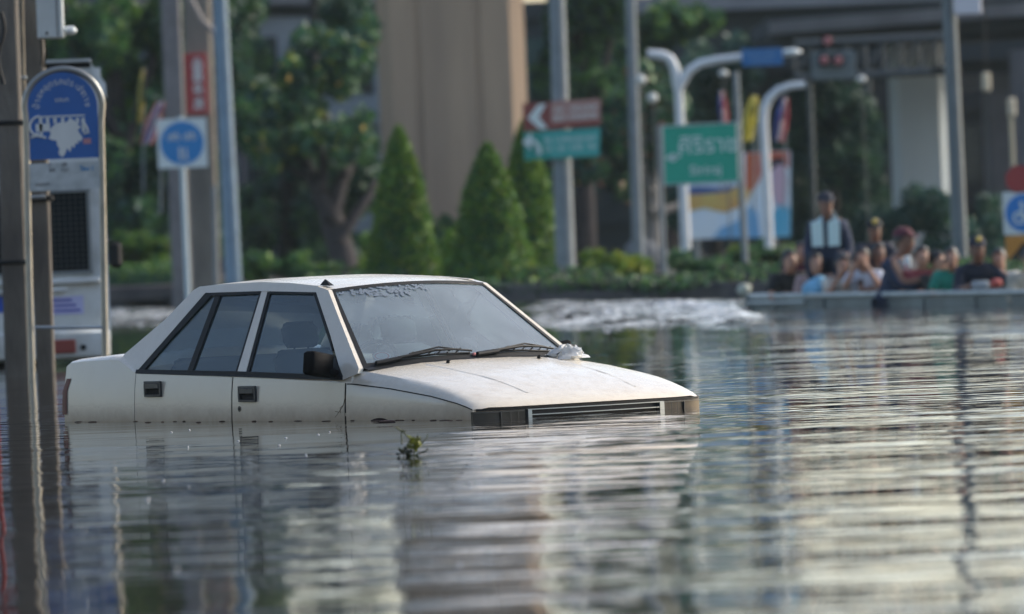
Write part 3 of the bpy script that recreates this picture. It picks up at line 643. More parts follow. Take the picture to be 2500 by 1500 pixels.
# meter box (only its lower part is in view)
Y = 61.2; o = thing('meter_box', 'light grey electric meter box high on the pole above the bus stop sign', 'meter box', at(122, 92, Y))
q = MB(); s_ = px(Y); a = at(122, 20, Y); q.box((a.x, a.y, a.z), (64 * s_, .16, 150 * s_), bev=.012); q.build('box', mat('box_grey', (.50, .55, .55), .5, var=.15), o)
q = MB(); a2 = at(125, 62, Y); q.box((a.x + 18 * s_, a.y - .083, a.z), (.006, .006, 140 * s_)); q.ball((at(116, 82, Y).x, a.y - .085, at(116, 82, Y).z), .012); q.build('lid_catch', PLA, o)
q = MB(); q.tube([at(100, 92, Y), at(103, 130, Y), at(101, 160, Y + .1)], .008, 6); q.tube([at(110, 92, Y), at(112, 130, Y), at(108, 165, Y + .1)], .008, 6); q.build('cable', BLK, o, 60)
q = MB(); q.tube([at(150, 70, Y), at(168, 72, Y), at(172, 76, Y)], [.012, .03, .055], 14); q.ball(at(172, 76, Y), (.055, .055, .035)); q.build('lamp_bowl', mat('pale_lamp', (.6, .64, .64), .4), o)
# bus stop sign: arched tube frame, blue panel with route text, bus emblem (peeled), white timetable board
Y = 59.0; s_ = px(Y)
foot = wat(160, 925); base = at(160, 925, Y); O = thing('bus_stop_sign', 'arched blue bus stop sign with peeling bus emblem above a white route board', 'bus stop sign', (base.x, Y, -.55))
yw = R_(3)
def fp(u, v, dy=0): 
    p = at(u, v, Y); return Vector((p.x, Y + dy + (p.x - base.x) * 0, p.z))
# frame path measured along the photo's arch
arc = []
cL, cR, cy, rr = 68, 250, 262, 91
fr = MB(); Lp = [fp(78, 905 + 25 * i) for i in (2, 0)] + [fp(72, 700), fp(68, 500), fp(65, 300)]
Lp = [Vector((Lp[0].x, Y, -.55))] + Lp
ar = [fp(155 - 95 * math.cos(a_), 262 - 93 * math.sin(a_)) for a_ in np.linspace(0.05, PI - .05, 19)]
Rp = [fp(247, 300), fp(251, 500), fp(254, 700), fp(257, 880)]; Rp.append(Vector((Rp[-1].x + .0, Y, -.55)))
fr.tube(Lp + ar + Rp, .026, 12); fr.build('tube_frame', mat('stainless_tube', (.30, .30, .28), .35, .7, var=.3, vscale=5), O, 60)
X = Vector((1, 0, 0)); Z = Vector((0, 0, 1)); sl_ = -math.tan(ROLL) * 0
# blue arched panel
cxp = at(152, 262, Y); w2 = 86 * s_
def loc(u, v): p = at(u, v, Y); return (p.x - cxp.x, p.z - cxp.z)
zb = loc(156, 388)[1]
poly = [(-w2, zb), (w2, zb)] + [(w2 * math.cos(a_), w2 * math.sin(a_)) for a_ in np.linspace(0, PI, 24)]
pn = MB(); pn.prism(poly, cxp + Vector((0, -.012, 0)), X, Z, .02); pb = pn.build('blue_panel', mat('bus_sign_blue', (.008, .10, .36), .4, var=.15), O, 30)
W_ = mat('sign_white', (.62, .64, .62), .5, var=.1); 
tx = MB(); base_t = cxp + Vector((0, -.0145, 0)); chars = ['ป้', 'า', 'ย', 'ห', 'ยุ', 'ด', 'ร', 'ถ', 'ป', 'ร', 'ะ', 'จำ', 'ท', 'า', 'ง']
for i, ch in enumerate(chars):
    a_ = PI * (.98 - .96 * i / (len(chars) - 1)); r = 62 * s_; q = Vector((math.sin(a_), 0, -math.cos(a_))); p = base_t + X * (r * math.cos(a_)) + Z * (r * math.sin(a_))
    tx.text(ch, 21 * s_, p, q, Vector((math.cos(a_), 0, math.sin(a_))), bold=.0)
tx.text('ขสมก', 15 * s_, base_t + Z * (18 * s_), X, Z)
tx.build('sign_lettering', W_, pb, 0)
em = MB()
def E(u, v): p = loc(u, v); return p
def rect(u0, v0, u1, v1, mb=em, m=0, o=None, t=.0015):
    a, b = E(u0, v1), E(u1, v0); mb.prism([(a[0], a[1]), (b[0], a[1]), (b[0], b[1]), (a[0], b[1])], o or base_t, X, Z, t, m)
rect(97, 280, 207, 288); rect(97, 288, 103, 330); rect(200, 288, 207, 322)
for u in (113, 131, 150, 168, 186): rect(u, 288, u + 7, 302)
rect(88, 302, 122, 322)
rag = [(122, 318), (128, 310), (134, 304), (142, 301), (152, 298), (160, 300), (168, 294), (178, 292), (186, 298), (192, 306), (198, 310), (190, 318), (196, 328), (202, 336), (198, 346), (190, 343), (192, 352), (184, 350), (182, 362), (175, 356), (172, 372), (164, 362), (160, 374), (154, 384), (146, 380), (143, 372), (146, 364), (140, 356), (138, 344), (126, 342), (118, 338), (124, 330)]
em.prism([E(u, v) for u, v in reversed(rag)], base_t + Vector((0, -.0008, 0)), X, Z, .0015)
pts = [(97, 284), (86, 287), (78, 294), (73, 304), (73, 315), (78, 324), (85, 329), (94, 326)]
em.tube([base_t + X * E(*p)[0] + Z * E(*p)[1] for p in pts], 3 * s_, 6)
em.tube([base_t + X * E(*p)[0] + Z * E(*p)[1] for p in [(80, 330), (76, 336), (90, 332), (104, 334), (112, 338)]], 3 * s_, 6)
em.tube([base_t + X * E(*p)[0] + Z * E(*p)[1] for p in [(205, 300), (212, 312), (216, 324), (204, 326)]], 3 * s_, 6)
em.build('bus_emblem', W_, pb, 0)
sk = MB(); rect(204, 338, 222, 352, sk, 0); sk.build('red_sticker', mat('sticker_faded_pink', (.42, .20, .22), .7), pb, 0)
# white board below
wb = MB(); a, b = E(70, 468), E(245, 394); wb.prism([(a[0], a[1]), (b[0], a[1]), (b[0], b[1]), (a[0], b[1])], cxp + Vector((0, -.018, 0)), X, Z, .02)
wbo = wb.build('route_board', mat('dirty_white_board', (.50, .54, .54), .55, col2=(.30, .33, .33), vscale=5), O, 0)
o2 = cxp + Vector((0, -.0195, 0)); q = MB(); a = E(213, 412); q.text('โซน 1', 15 * s_, o2 + X * a[0] + Z * a[1], X, Z, bold=.001); q.build('zone_text', mat('print_blue', (.02, .20, .45), .6), wbo, 0)
q = MB()
for u, v, s0, tx_ in ((122, 402, 13, 'ว'), (157, 402, 14, '28'), (128, 416, 15, '84'), (158, 416, 13, '127'), (104, 450, 14, 'อรุณฯ')):
    a = E(u, v); q.text(tx_, s0 * s_, o2 + X * a[0] + Z * a[1], X, Z)
q.build('route_numbers', mat('print_grey', (.10, .10, .10), .7), wbo, 0)
q = MB(); a, b = E(238, 392), E(244, 300); q.prism([(a[0], a[1]), (b[0], a[1]), (b[0], b[1]), (a[0], b[1])], cxp + Vector((0, -.004, 0)), X, Z, .01); q.build('side_strip', W_, O, 0)
q = MB(); q.tube([fp(86, 800, -.01), fp(257, 800, -.01)], .013, 8); q.build('cross_bar', STL, O, 40); q = MB(); q.tube([fp(60, 484, .03), fp(110, 480, .03)], .016, 8); q.build('cross_bar', STL, O, 40)

# white police truck with mesh-covered windows
Y = 66.0; s_ = px(Y)
def tp_(u, v, dy=0): p = at(u, v, Y); return Vector((p.x, Y + dy, p.z))
T_ = thing('white_truck', 'dirty white high-sided truck with wire mesh over its rear windows behind the bus stop sign', 'truck', Vector((tp_(0, 880).x, Y, -.55)))
TW = mat('dirty_white_truck', (.62, .66, .66), .5, col2=(.40, .42, .40), vscale=2.2)
def pane(mb, u0, v0, u1, v1, dy=0., t=.05, m=0, c=0.):
    a, b = tp_(u0, v1), tp_(u1, v0); zz = (a.z, b.z); x0, x1 = a.x, b.x
    # sides follow true verticals, so use the mean of both ends
    mb.box(((x0 + x1) / 2, Y + dy + t / 2, sum(zz) / 2), (abs(x1 - x0), t, abs(zz[1] - zz[0])), m=m, bev=c)
xR = tp_(258, 500).x; xL = xR - 2.35; zt = tp_(150, 182).z; zb_ = tp_(150, 835).z
w0, w1 = tp_(108, 665), tp_(210, 468)     # near window opening
wz0, wz1 = w0.z, w1.z; wx0, wx1 = w0.x, w1.x
wxb0, wxb1 = xL + .25, wx0 - .32
bd = MB()
def bx(x0, x1, z0, z1, y0=Y, y1=Y + .06, m=0, bev=0.): bd.box(((x0 + x1) / 2, (y0 + y1) / 2, (z0 + z1) / 2), (x1 - x0, y1 - y0, z1 - z0), m=m, bev=bev)
bx(xL, xR, zb_, wz0); bx(xL, xR, wz1, zt); bx(xL, wxb0, wz0, wz1); bx(wxb1, wx0, wz0, wz1); bx(wx1, xR, wz0, wz1)
bx(xL, xL + .05, zb_, zt, Y + .06, Y + 5.6); bx(xR - .05, xR, zb_, zt, Y + .06, Y + 5.6); bx(xL, xR, zt, zt + .05, Y - .01, Y + 5.6)
bd.build('body', TW, T_, 0)
q = MB(); q.box(((xL + xR) / 2, Y + 2.8, zb_ - .05), (2.35, 5.5, .08)); q.box(((xL + xR) / 2, Y + 3, zb_ - .25), (1.0, 5.5, .3)); q.build('chassis', BLK, T_, 0)
for a, b in ((wx0, wx1), (wxb0, wxb1)):
    q = MB(); q.box(((a + b) / 2, Y + .04, (wz0 + wz1) / 2), (b - a, .02, wz1 - wz0), m=0); wo = q.build('window', mat('dark_window', (.008, .010, .012), .6, spec=.1), T_, 0)
    q = MB(); n1 = int((b - a) / .045); n2 = int((wz1 - wz0) / .045)
    for i in range(1, n1): q.box((a + (b - a) * i / n1, Y - .004, (wz0 + wz1) / 2), (.006, .006, wz1 - wz0))
    for i in range(1, n2): q.box(((a + b) / 2, Y - .010, wz0 + (wz1 - wz0) * i / n2), (b - a, .006, .006))
    q.build('mesh_guard', mat('mesh_wire', (.06, .07, .075), .8, spec=.1), wo, 0)
    q = MB()
    for zz in (wz0 - .012, wz1 + .012): q.box(((a + b) / 2, Y - .012, zz), (b - a + .07, .03, .03))
    for xx in (a - .012, b + .012): q.box((xx, Y - .012, (wz0 + wz1) / 2), (.028, .028, wz1 - wz0))
    q.build('window_frame', mat('grimy_frame', (.16, .18, .18), .6), wo, 0)
q = MB(); q.box(((xL + xR) / 2, Y - .035, wz0 - .09), (2.2, .07, .05), bev=.015); q.box(((xL + xR) / 2 + .2, Y - .05, wz0 - .16), (1.2, .05, .035), bev=.01); q.build('rail', TW, T_, 40)
a, b = tp_(122, 770), tp_(203, 722); q = MB(); q.box(((a.x + b.x) / 2, Y - .004, (a.z + b.z) / 2), (b.x - a.x, .004, b.z - a.z)); so = q.build('sticker', mat('lilac_sticker', (.42, .44, .66), .6), T_, 0)
q = MB()
for i in range(3):
    z = a.z + (b.z - a.z) * (.22 + .28 * i)
    for k in range(7 - i): q.box((a.x + .02 + (b.x - a.x - .05) * (k + .5) / 7, Y - .008, z), ((b.x - a.x) / 9, .003, .022))
q.build('sticker_marks', mat('print_violet', (.10, .10, .36), .6), so, 0)
a, b = tp_(-14, 765), tp_(18, 722); q = MB(); q.box(((a.x + b.x) / 2, Y - .004, (a.z + b.z) / 2), (b.x - a.x, .004, b.z - a.z)); q.build('sticker', mat('blue_sticker', (.02, .08, .40), .6), T_, 0)
# lower bumper box with red lamp
bm_ = MB(); xb = tp_(268, 800).x; bm_.box(((xL + xb) / 2, Y - .06, tp_(100, 845).z), (xb - xL, .16, 72 * s_), bev=.03); bm_.build('bumper', TW, T_, 40)
for u0, u1 in ((128, 184), (-90, -34)):
    a, b = tp_(u0, 864), tp_(u1, 828); q = MB(); q.box(((a.x + b.x) / 2, Y - .15, (a.z + b.z) / 2), (b.x - a.x, .03, b.z - a.z), bev=.008); q.build('rear_lamp', mat('dull_red_lens', (.20, .03, .025), .4), T_, 30)
c = tp_(203, 848); q = MB(); q.tube([c + Vector((0, -.13, 0)), c + Vector((0, -.15, 0))], .026, 14); q.build('reflector', PLA, T_, 40)
c = tp_(282, 622); q = MB(); q.box(c, (.12, .10, .24), bev=.035); q.tube([c + Vector((-.02, 0, .1)), c + Vector((-.10, .02, .13)), Vector((xR, Y + .1, c.z + .13))], .012, 8); q.build('side_mirror', BLK, T_, 40)
# raised roof visor
a, b = tp_(98, 180), tp_(220, 155); vz = MB(); vz.box(((xL + b.x) / 2, Y + .25, (a.z + b.z) / 2 + .02), (b.x - xL, .4, .10), m=1); vz.box(((xL + b.x) / 2, Y + .22, b.z + .03), (b.x - xL + .02, .6, .025), m=0)
e0, e1 = tp_(220, 152), tp_(258, 205)
vz.prism([(0, 0), (e1.x - e0.x, e1.z - e0.z), (e1.x - e0.x, e1.z - e0.z - .12), (0, a.z - e0.z)], (e0.x, Y - .02, e0.z), X, Z, .5, 0)
vz.build('roof_visor', [TW, BLK], T_, 0)
for yy in (Y + .9, Y + 4.6):
    for xx in (xL + .2, xR - .2):
        q = MB(); q.tube([(xx - .13, yy, -.12), (xx + .13, yy, -.12)], .43, 24); q.build('wheel', BLK, T_, 50)
T_.rotation_euler = (0, 0, R_(3.6))
# red shop banner at the frame's left edge
Y2 = 62.; c = at(-40, 262, Y2); q = MB(); q.box(c, (.30, .04, .62), bev=.01); q.tube([c + Vector((0, .05, -3)), c + Vector((0, .05, .35))], .02)
tag(q.build('red_banner', mat('red_cloth', (.22, .025, .025), .8)), 'narrow red banner on a thin post at the left edge of the frame', 'banner')

# far-left group: concrete poles, blue-grey lamp pole, cycle sign, red sign
Y = 112.0; s_ = px(Y)
pole('concrete_pole', 'grey concrete pole behind the blue bicycle sign, left of the pair', 'pole', (447, 742), (405, -260), 113, .14, .15, mat('grey_pole_concrete', (.20, .195, .20), .85, var=.3, bump=.3), sq=True, group=None, below=-.5)
oc, f, t, d = pole('concrete_pole', 'brownish concrete pole carrying the red vertical sign', 'pole', (505, 735), (472, -260), 111.5, .21, .20, mat('brown_pole_concrete', (.23, .205, .17), .85, col2=(.11, .10, .085), vscale=1.6, bump=.3, stretch=(1.5, 1, .35)), sq=True, below=-.5)
q = MB(); q.tube([at(460, -10, 110.9), at(492, 50, 110.9), at(541, 96, 110.9)], .045, 10); q.build('brace', mat('brace_grey', (.25, .22, .20), .7), oc, 60)
ob, f, t, d = pole('lamp_pole', 'tall blue-grey steel pole rising behind the sedan roof', 'pole', (572, 725), (524, -260), 109.5, .125, .10, BLUEP, 24, below=-.5)
pole('thin_post', 'short pale grey post beside the brown concrete pole', 'post', (528, 700), (524, 455), 110.5, .035, .035, STP, below=.05)
# cycle and pedestrian sign
Y = 104.0; s_ = px(Y)
oo, f, t, d = pole('bicycle_sign', 'square white sign with blue disc showing bicycles and walkers on a thin post', 'road sign', (459, 720), (440, 285), Y, .038, .036, mat('pale_blue_post', (.38, .48, .52), .5, .1), below=-.5)
c = at(445, 350, Y) + Vector((0, -.05, 0)); q = MB(); h = 60 * s_
q.prism([(-h, -h), (h, -h), (h, h), (-h, h)], c, X, Z, .015); pl_ = q.build('sign_plate', mat('sign_plate_white', (.55, .62, .62), .5), oo, 0)
q = MB(); q.prism(circ(0, 0, 53 * s_, 40), c + Vector((0, -.004, 0)), X, Z, .003); q.build('blue_disc', mat('sign_blue', (.01, .18, .45), .45), pl_, 0)
q = MB(); c2 = c + Vector((0, -.009, 0))
def bike(cx, cy, k):
    for dx in (-9, 9): q.tube([c2 + X * (cx + dx * k + 6.5 * k * math.cos(a_)) * s_ + Z * (cy + 6.5 * k * math.sin(a_)) * s_ for a_ in np.linspace(0, 2 * PI, 17)], 1.3 * s_, 5, cap=False)
    for L in ([(-9, 0), (-3, 10), (6, 10), (0, 0), (-9, 0)], [(9, 0), (5, 13), (9, 14)], [(-3, 10), (-4, 13)]): q.tube([c2 + X * (cx + a * k) * s_ + Z * (cy + b * k) * s_ for a, b in L], 1.3 * s_, 5)
bike(-20, 14, .95); bike(19, 14, .95)
for cx, k in ((-5, 1.), (8, .72)):
    q.ball(c2 + X * cx * s_ + Z * (-22 + 9 * k) * s_, (3.6 * k * s_, .004, 3.6 * k * s_)); q.tube([c2 + X * cx * s_ + Z * (-22 + 5 * k) * s_, c2 + X * cx * s_ + Z * (-31) * s_], [3.6 * k * s_, 3 * k * s_], 6)
    for e in (-1, 1): q.tube([c2 + X * cx * s_ + Z * (-30) * s_, c2 + X * (cx + 4 * e * k) * s_ + Z * (-42 + 3 * (1 - k)) * s_], 1.7 * s_, 5)
q.build('sign_pictogram', W_, pl_, 0)
# red vertical sign with five white characters
Y = 110.9; s_ = px(Y); c = at(479, 205, Y); h = 75 * s_; w_ = 27 * s_
O = thing('red_sign', 'narrow vertical red sign with white characters on the brown concrete pole', 'sign', c)
q = MB(); q.box(c, (2 * w_, .08, 2 * h), bev=.01); so = q.build('board', mat('sign_red', (.36, .035, .035), .5, var=.25), O)
q = MB(); 
for i, ch in enumerate('ธนบุรี' and ['ห้', 'า', 'ม', 'จ', 'อ']):
    cc = c + Vector((.03, -.043, (48 - 25 * i) * s_))
    q.text(('品', '昌', '茶', '藥', '店')[i], 27 * s_, cc, X, Z, bold=.004)
q.build('lettering', W_, so, 0)

# flags
def flag(nm, label, u0, v0, u1, v1, Y, bands, wob=.12, lean=0., width=30):
    """cloth hanging from a pole between two pixels; bands = colours across its width"""
    O = thing(nm, label, 'flag', at(u0, v1, Y)); s_ = px(Y)
    q = MB(); q.tube([at(u0, v1 + 170, Y), at(u0 + (u0 - u1) * .1, v0 - 6, Y)], .015, 8); q.build('flag_pole', STP, O)
    n = len(bands); q = MB(); rows = []
    for j in range(13):
        t = j / 12; row = []
        for i in range(n * 2 + 1):
            k = i / (n * 2); uu = u0 + (u1 - u0) * t + (k - .5) * width * (.55 + .45 * math.sin(t * 2.6)); vv = v0 + (v1 - v0) * t
            p = at(uu, vv, Y + wob * math.sin(k * 9 + t * 5)); row.append(tuple(p))
        rows.append(row)
    for i in range(n): q.grid([[r[2 * i], r[2 * i + 1], r[2 * i + 2]] for r in rows], i)
    q.build('cloth', bands, O, 60); return O
F_R = mat('flag_red', (.34, .07, .09), .7, trans=.3); F_W = mat('flag_white', (.46, .46, .48), .7, trans=.3); F_B = mat('flag_blue', (.03, .06, .30), .7, trans=.3); F_Y = mat('flag_yellow', (.46, .42, .07), .7, trans=.3)
flag('tricolour_flag', 'drooping red white and blue flag left of the concrete poles', 392, 250, 358, 352, 118, [F_R, F_W, F_B, F_W, F_R], width=38)
flag('yellow_flag', 'thin faded yellow flag hanging in front of the left trees', 350, 170, 342, 300, 122, [F_Y, mat('flag_ochre', (.40, .28, .05), .7)], width=16)

# ------------------------------------------------------------------ middle ground: signs and lamps on the island
G_W = mat('sign_text_white', (.60, .68, .66), .5)
# grey lamp pole with two direction boards
Y = 108.0; s_ = px(Y)
o, f, t, d = pole('lamp_post', 'tall grey steel lamp post carrying brown and green direction boards', 'lamp post', (1382, 705), (1352, -260), Y, .15, .10, STP, 24, below=-.3)
def board(label, cat, corners, Y, m, yaw=0.):
    """flat board through four pixels (tl, tr, br, bl)"""
    P = [at(u, v, Y + dy) for (u, v), dy in corners]; return P
def quadboard(nm, label, cat, tl, tr, br, bl, Y, m, t=.03):
    P = [at(*p, Y) for p in (bl, br, tr, tl)]; c = sum(P, Vector()) / 4
    O = thing(nm, label, cat, c); ax = (P[1] - P[0]).normalized(); az = Vector((0, 0, 1)); ax = Vector((ax.x, ax.y, 0)).normalized() if False else ax
    up = (P[3] - P[0]).normalized(); o_ = P[0]
    pol = [((p - o_).dot(ax), (p - o_).dot(Vector((0, 0, 1)) if abs(ax.z) < 1e-9 else up)) for p in P]
    q = MB(); n = Vector((0, 1, 0)); F = P; B = [p + n * t for p in P]
    q.add(F + B, [(0, 1, 2, 3), (7, 6, 5, 4), (0, 4, 5, 1), (1, 5, 6, 2), (2, 6, 7, 3), (3, 7, 4, 0)])
    b = q.build('board', m, O, 0)
    def uv(a, bb, dy=-.006):      # a,b in 0..1 from bottom-left
        p = P[0] * (1 - a) * (1 - bb) + P[1] * a * (1 - bb) + P[2] * a * bb + P[3] * (1 - a) * bb; return p + Vector((0, dy, 0))
    return O, b, uv, ax, up
def marks(q, uv, a0, a1, b0, h, n, seed):
    """a line of small worn letters too faint to read"""
    g = random.Random(seed); a = a0; st_ = (a1 - a0) / n
    for i in range(n):
        if g.random() < .12: a += st_; continue
        wv_ = st_ * .7; k = g.choice((0, 1, 2)); x0, x1 = a, a + wv_
        def bar(xa, xb, ya, yb): q.add([uv(xa, ya), uv(xb, ya), uv(xb, yb), uv(xa, yb)], [(0, 1, 2, 3)])
        bar(x0, x0 + wv_ * .25, b0, b0 + h); 
        if k != 1: bar(x1 - wv_ * .25, x1, b0, b0 + h)
        if k != 2: bar(x0 + wv_ * .25, x1 - wv_ * .25, b0 + h * .75, b0 + h)
        if k == 1: bar(x0 + wv_ * .25, x1 - wv_ * .3, b0, b0 + h * .22)
        a += st_
O, b, uv, ax, up = quadboard('brown_direction_sign', 'brown direction sign with a white left chevron on the grey lamp post', 'direction sign', (1276, 253), (1468, 240), (1466, 306), (1278, 322), Y - .22, mat('sign_brown', (.23, .05, .04), .5, var=.2))
q = MB(); g_ = [(.06, .47), (.20, .93), (.30, .93), (.20, .47), (.32, .04), (.21, .04)]
q.add([uv(*p) for p in g_], [(0, 3, 2, 1), (0, 5, 4, 3)]); q.build('chevron', G_W, b, 0)
q = MB(); q.add([uv(.36, .22, -.003), uv(.99, .22, -.003), uv(.99, .97, -.003), uv(.36, .97, -.003)], [(0, 1, 2, 3)]); q.build('pale_field', mat('faded_brown', (.38, .22, .19), .6), b, 0)
q = MB(); marks(q, uv, .40, .95, .60, .16, 13, 3); marks(q, uv, .40, .97, .30, .17, 11, 4); q.build('lettering', G_W, b, 0)
q = MB(); q.box(uv(.58, .5) + Vector((0, .10, 0)), (.30, .12, .05)); q.build('bracket', STL, b)
O, b, uv, ax, up = quadboard('green_direction_sign', 'green direction sign with a white bent arrow just below the brown one', 'direction sign', (1278, 324), (1466, 312), (1464, 382), (1280, 392), Y - .22, mat('sign_teal', (.01, .28, .23), .5, var=.15))
q = MB(); q.add([uv(.22, .97, -.003), uv(.99, .97, -.003), uv(.99, .05, -.003), uv(.36, .05, -.003)], [(0, 3, 2, 1)]); q.build('pale_field', mat('faded_teal', (.05, .34, .31), .6), b, 0)
q = MB(); q.tube([uv(.20, .18), uv(.19, .45), uv(.15, .62), uv(.09, .70)], 5 * s_, 6); q.prism([(-.12, -.02), (.0, -.14), (.02, .12)], uv(.09, .70) + Vector((0, -.01, 0)), X, Z, .004); q.build('arrow', G_W, b, 0)
q = MB(); marks(q, uv, .27, .95, .58, .15, 14, 7); marks(q, uv, .27, .97, .28, .17, 12, 8); q.build('lettering', G_W, b, 0)
q = MB(); q.box(uv(.58, .5) + Vector((0, .10, 0)), (.30, .12, .05)); q.build('bracket', STL, b)
# hospital direction sign on two posts
Y = 104.0; s_ = px(Y); yw = R_(0)
c = at(1712, 374, Y); O = thing('hospital_sign', 'green hospital direction sign with white Thai lettering on two grey posts', 'direction sign', (c.x, Y, .1))
for (u0, v0), (u1, v1), r in (((1625, 735), (1609, 306), .035), ((1824, 725), (1796, 175), .045)):
    a, b_ = at(u0, v0, Y + .06), at(u1, v1, Y + .06); q = MB(); q.tube([a + (b_ - a).normalized() * -.1, b_], r, 12); q.build('post', STP, O, 40)
P = [at(*p, Y) for p in ((1622, 452), (1804, 443), (1798, 300), (1617, 309))]
q = MB(); q.add(P + [p + Vector((0, .03, 0)) for p in P], [(0, 1, 2, 3), (7, 6, 5, 4), (0, 4, 5, 1), (1, 5, 6, 2), (2, 6, 7, 3), (3, 7, 4, 0)])
bo = q.build('board', mat('sign_green', (.003, .34, .23), .45, var=.1), O, 0)
def uv(a, bb, dy=-.006): p = P[0] * (1 - a) * (1 - bb) + P[1] * a * (1 - bb) + P[2] * a * bb + P[3] * (1 - a) * bb; return p + Vector((0, dy, 0))
sx = (P[1] - P[0]).normalized(); q = MB()
q.text('ศิริราช', 58 * s_, uv(.60, .64), sx, Z, bold=.003, ext=.003); q.text('Siriraj', 34 * s_, uv(.56, .22), sx, Z, bold=.002, ext=.003)
q.prism(circ(0, 0, 10 * s_, 16), uv(.13, .46), X, Z, .003); q.prism([(-20 * s_, 0), (-8 * s_, -8 * s_), (-8 * s_, 8 * s_)], uv(.13, .46), X, Z, .003); q.prism([(0, -3 * s_), (20 * s_, 1 * s_), (20 * s_, 7 * s_), (0, 3 * s_)], uv(.13, .46), X, Z, .003)
q.build('lettering', mat('sign_text_cool', (.50, .66, .62), .5), bo, 0)
q = MB()
for a, b_ in (((0, 0), (1, 0)), ((1, 0), (1, 1)), ((1, 1), (0, 1)), ((0, 1), (0, 0))): q.tube([uv(*a), uv(*b_)], 2.4 * s_, 4)
q.build('border', mat('border_pale', (.30, .42, .40), .5), bo, 0)
# white twin-arm lamp and curved single lamp
WL = mat('lamp_white_paint', (.62, .66, .68), .45, 0., var=.12)
Y = 116.; s_ = px(Y)
O = thing('twin_arm_lamp', 'white twin-arm lamp post with bent arms behind the green hospital sign', 'lamp post', at(1675, 640, Y))
q = MB(); q.tube([at(1676, 645, Y), at(1668, 460, Y), at(1656, 216, Y)], [.085, .075, .07], 16); q.build('shaft', WL, O, 60)
q = MB(); q.tube([at(1656, 216, Y), at(1652, 190, Y), at(1646, 165, Y), at(1636, 145, Y), at(1618, 136, Y), at(1580, 132, Y)], [.085, .085, .08, .08, .08, .07], 14); q.build('arm', WL, O, 60)
q = MB(); q.tube([at(1658, 214, Y), at(1668, 195, Y), at(1684, 172, Y), at(1708, 156, Y), at(1750, 147, Y), at(1810, 140, Y), at(1938, 128, Y)], [.08, .075, .07, .07, .065, .065, .06], 14); q.build('arm', WL, O, 60)
q = MB(); a = at(1932, 128, Y); q.ball(a, (.16, .1, .06)); q.build('lamp_head', mat('lamp_glass', (.62, .68, .68), .3), O)
O = thing('blue_street_sign', 'small blue street name board clipped to the white lamp arm', 'street sign', at(1862, 140, Y - .1)); q = MB()
P = [at(*p, Y - .12) for p in ((1812, 162), (1912, 158), (1910, 117), (1810, 120))]; q.add(P + [p + Vector((0, .03, 0)) for p in P], [(0, 1, 2, 3), (7, 6, 5, 4), (0, 4, 5, 1), (1, 5, 6, 2), (2, 6, 7, 3), (3, 7, 4, 0)])
b = q.build('board', mat('street_sign_blue', (.02, .14, .36), .5), O, 0)
def uv(a, bb, dy=-.006): p = P[0] * (1 - a) * (1 - bb) + P[1] * a * (1 - bb) + P[2] * a * bb + P[3] * (1 - a) * bb; return p + Vector((0, dy, 0))
q = MB(); marks(q, uv, .12, .88, .55, .2, 9, 12); marks(q, uv, .2, .8, .22, .16, 9, 13); q.build('lettering', mat('sign_text_blue', (.14, .28, .45), .5), b, 0)
O = thing('curved_lamp', 'white lamp post curving over to one side in front of the billboard', 'lamp post', at(1877, 605, Y))
q = MB(); q.tube([at(1878, 606, Y), at(1874, 500, Y), at(1868, 380, Y), at(1864, 300, Y), at(1866, 265, Y), at(1878, 240, Y), at(1900, 220, Y), at(1930, 210, Y), at(1966, 207, Y)], [.07] * 6 + [.065, .06, .055], 16); q.build('shaft', WL, O, 60)
# plain slender poles
pole('grey_pole', 'slim grey pole rising behind the trees right of the direction boards', 'pole', (1560, 660), (1533, -200), 122, .10, .08, STP, 16, below=.1)
o, f, t, d = pole('tall_lamp_pole', 'very tall grey lamp pole at the right behind the rescue boat', 'lamp pole', (2348, 715), (2298, -420), 99., .11, .085, mat('dark_grey_steel', (.13, .16, .17), .55, .2, var=.2), 20, below=-.5)
q = MB(); c = at(2362, 8, 98.8); q.box(c, (.36, .18, .32), bev=.02); q.build('junction_box', mat('box_pale', (.55, .56, .60), .5), o)
# globe lamps hung under the trees / gantry
for i, (u, v, Yg, lb) in enumerate(((1565, 196, 118, 'round white globe lamp against the trees left of the twin-arm lamp'), (1593, 240, 119, 'dimmer globe lamp just below the twin-arm lamp elbow'), (1766, 180, 124, 'white globe lamp under the right arm of the twin-arm lamp'), (2103, 194, 126, 'white globe lamp below the overhead gantry'))):
    O = thing('globe_lamp', lb, 'lamp', at(u, v, Yg), 'globe lamps on thin stalks'); q = MB(); q.ball(at(u, v, Yg), (.085, .085, .085 if i < 2 else .06), seg=16); q.build('globe', mat('opal_glass', (.62, .64, .60), .7, spec=.2), O)
    q = MB(); q.tube([at(u + 18, v + 420, Yg), at(u + 1, v + 14, Yg)], .012, 6); q.build('stalk', mat('stalk_dark', (.05, .065, .065), .6), O)
# tall thin vents / lit tubes at the right
for u, v, v1 in ((2408, 180, 222), (2470, 240, 286)):
    Yg = 125; O = thing('tube_lamp', ('pale yellow tube lamp hanging by the right viaduct pier' if u < 2440 else 'pale yellow tube lamp on a thin mast at the right edge'), 'lamp', at(u, v1, Yg)); q = MB(); q.box(at(u, (v + v1) / 2, Yg), (.14, .12, .32), bev=.03); q.build('tube', mat('cream_tube', (.55, .48, .34), .5), O)
    if u > 2440: q = MB(); q.tube([at(2476, 470, Yg), at(2468, v1, Yg)], .035, 8); q.build('mast', mat('cream_mast', (.42, .38, .26), .6), O)
    else: q = MB(); q.tube([at(2406, v, Yg), at(2402, -60, Yg)], .012, 6); q.build('hanger', BLK, O)
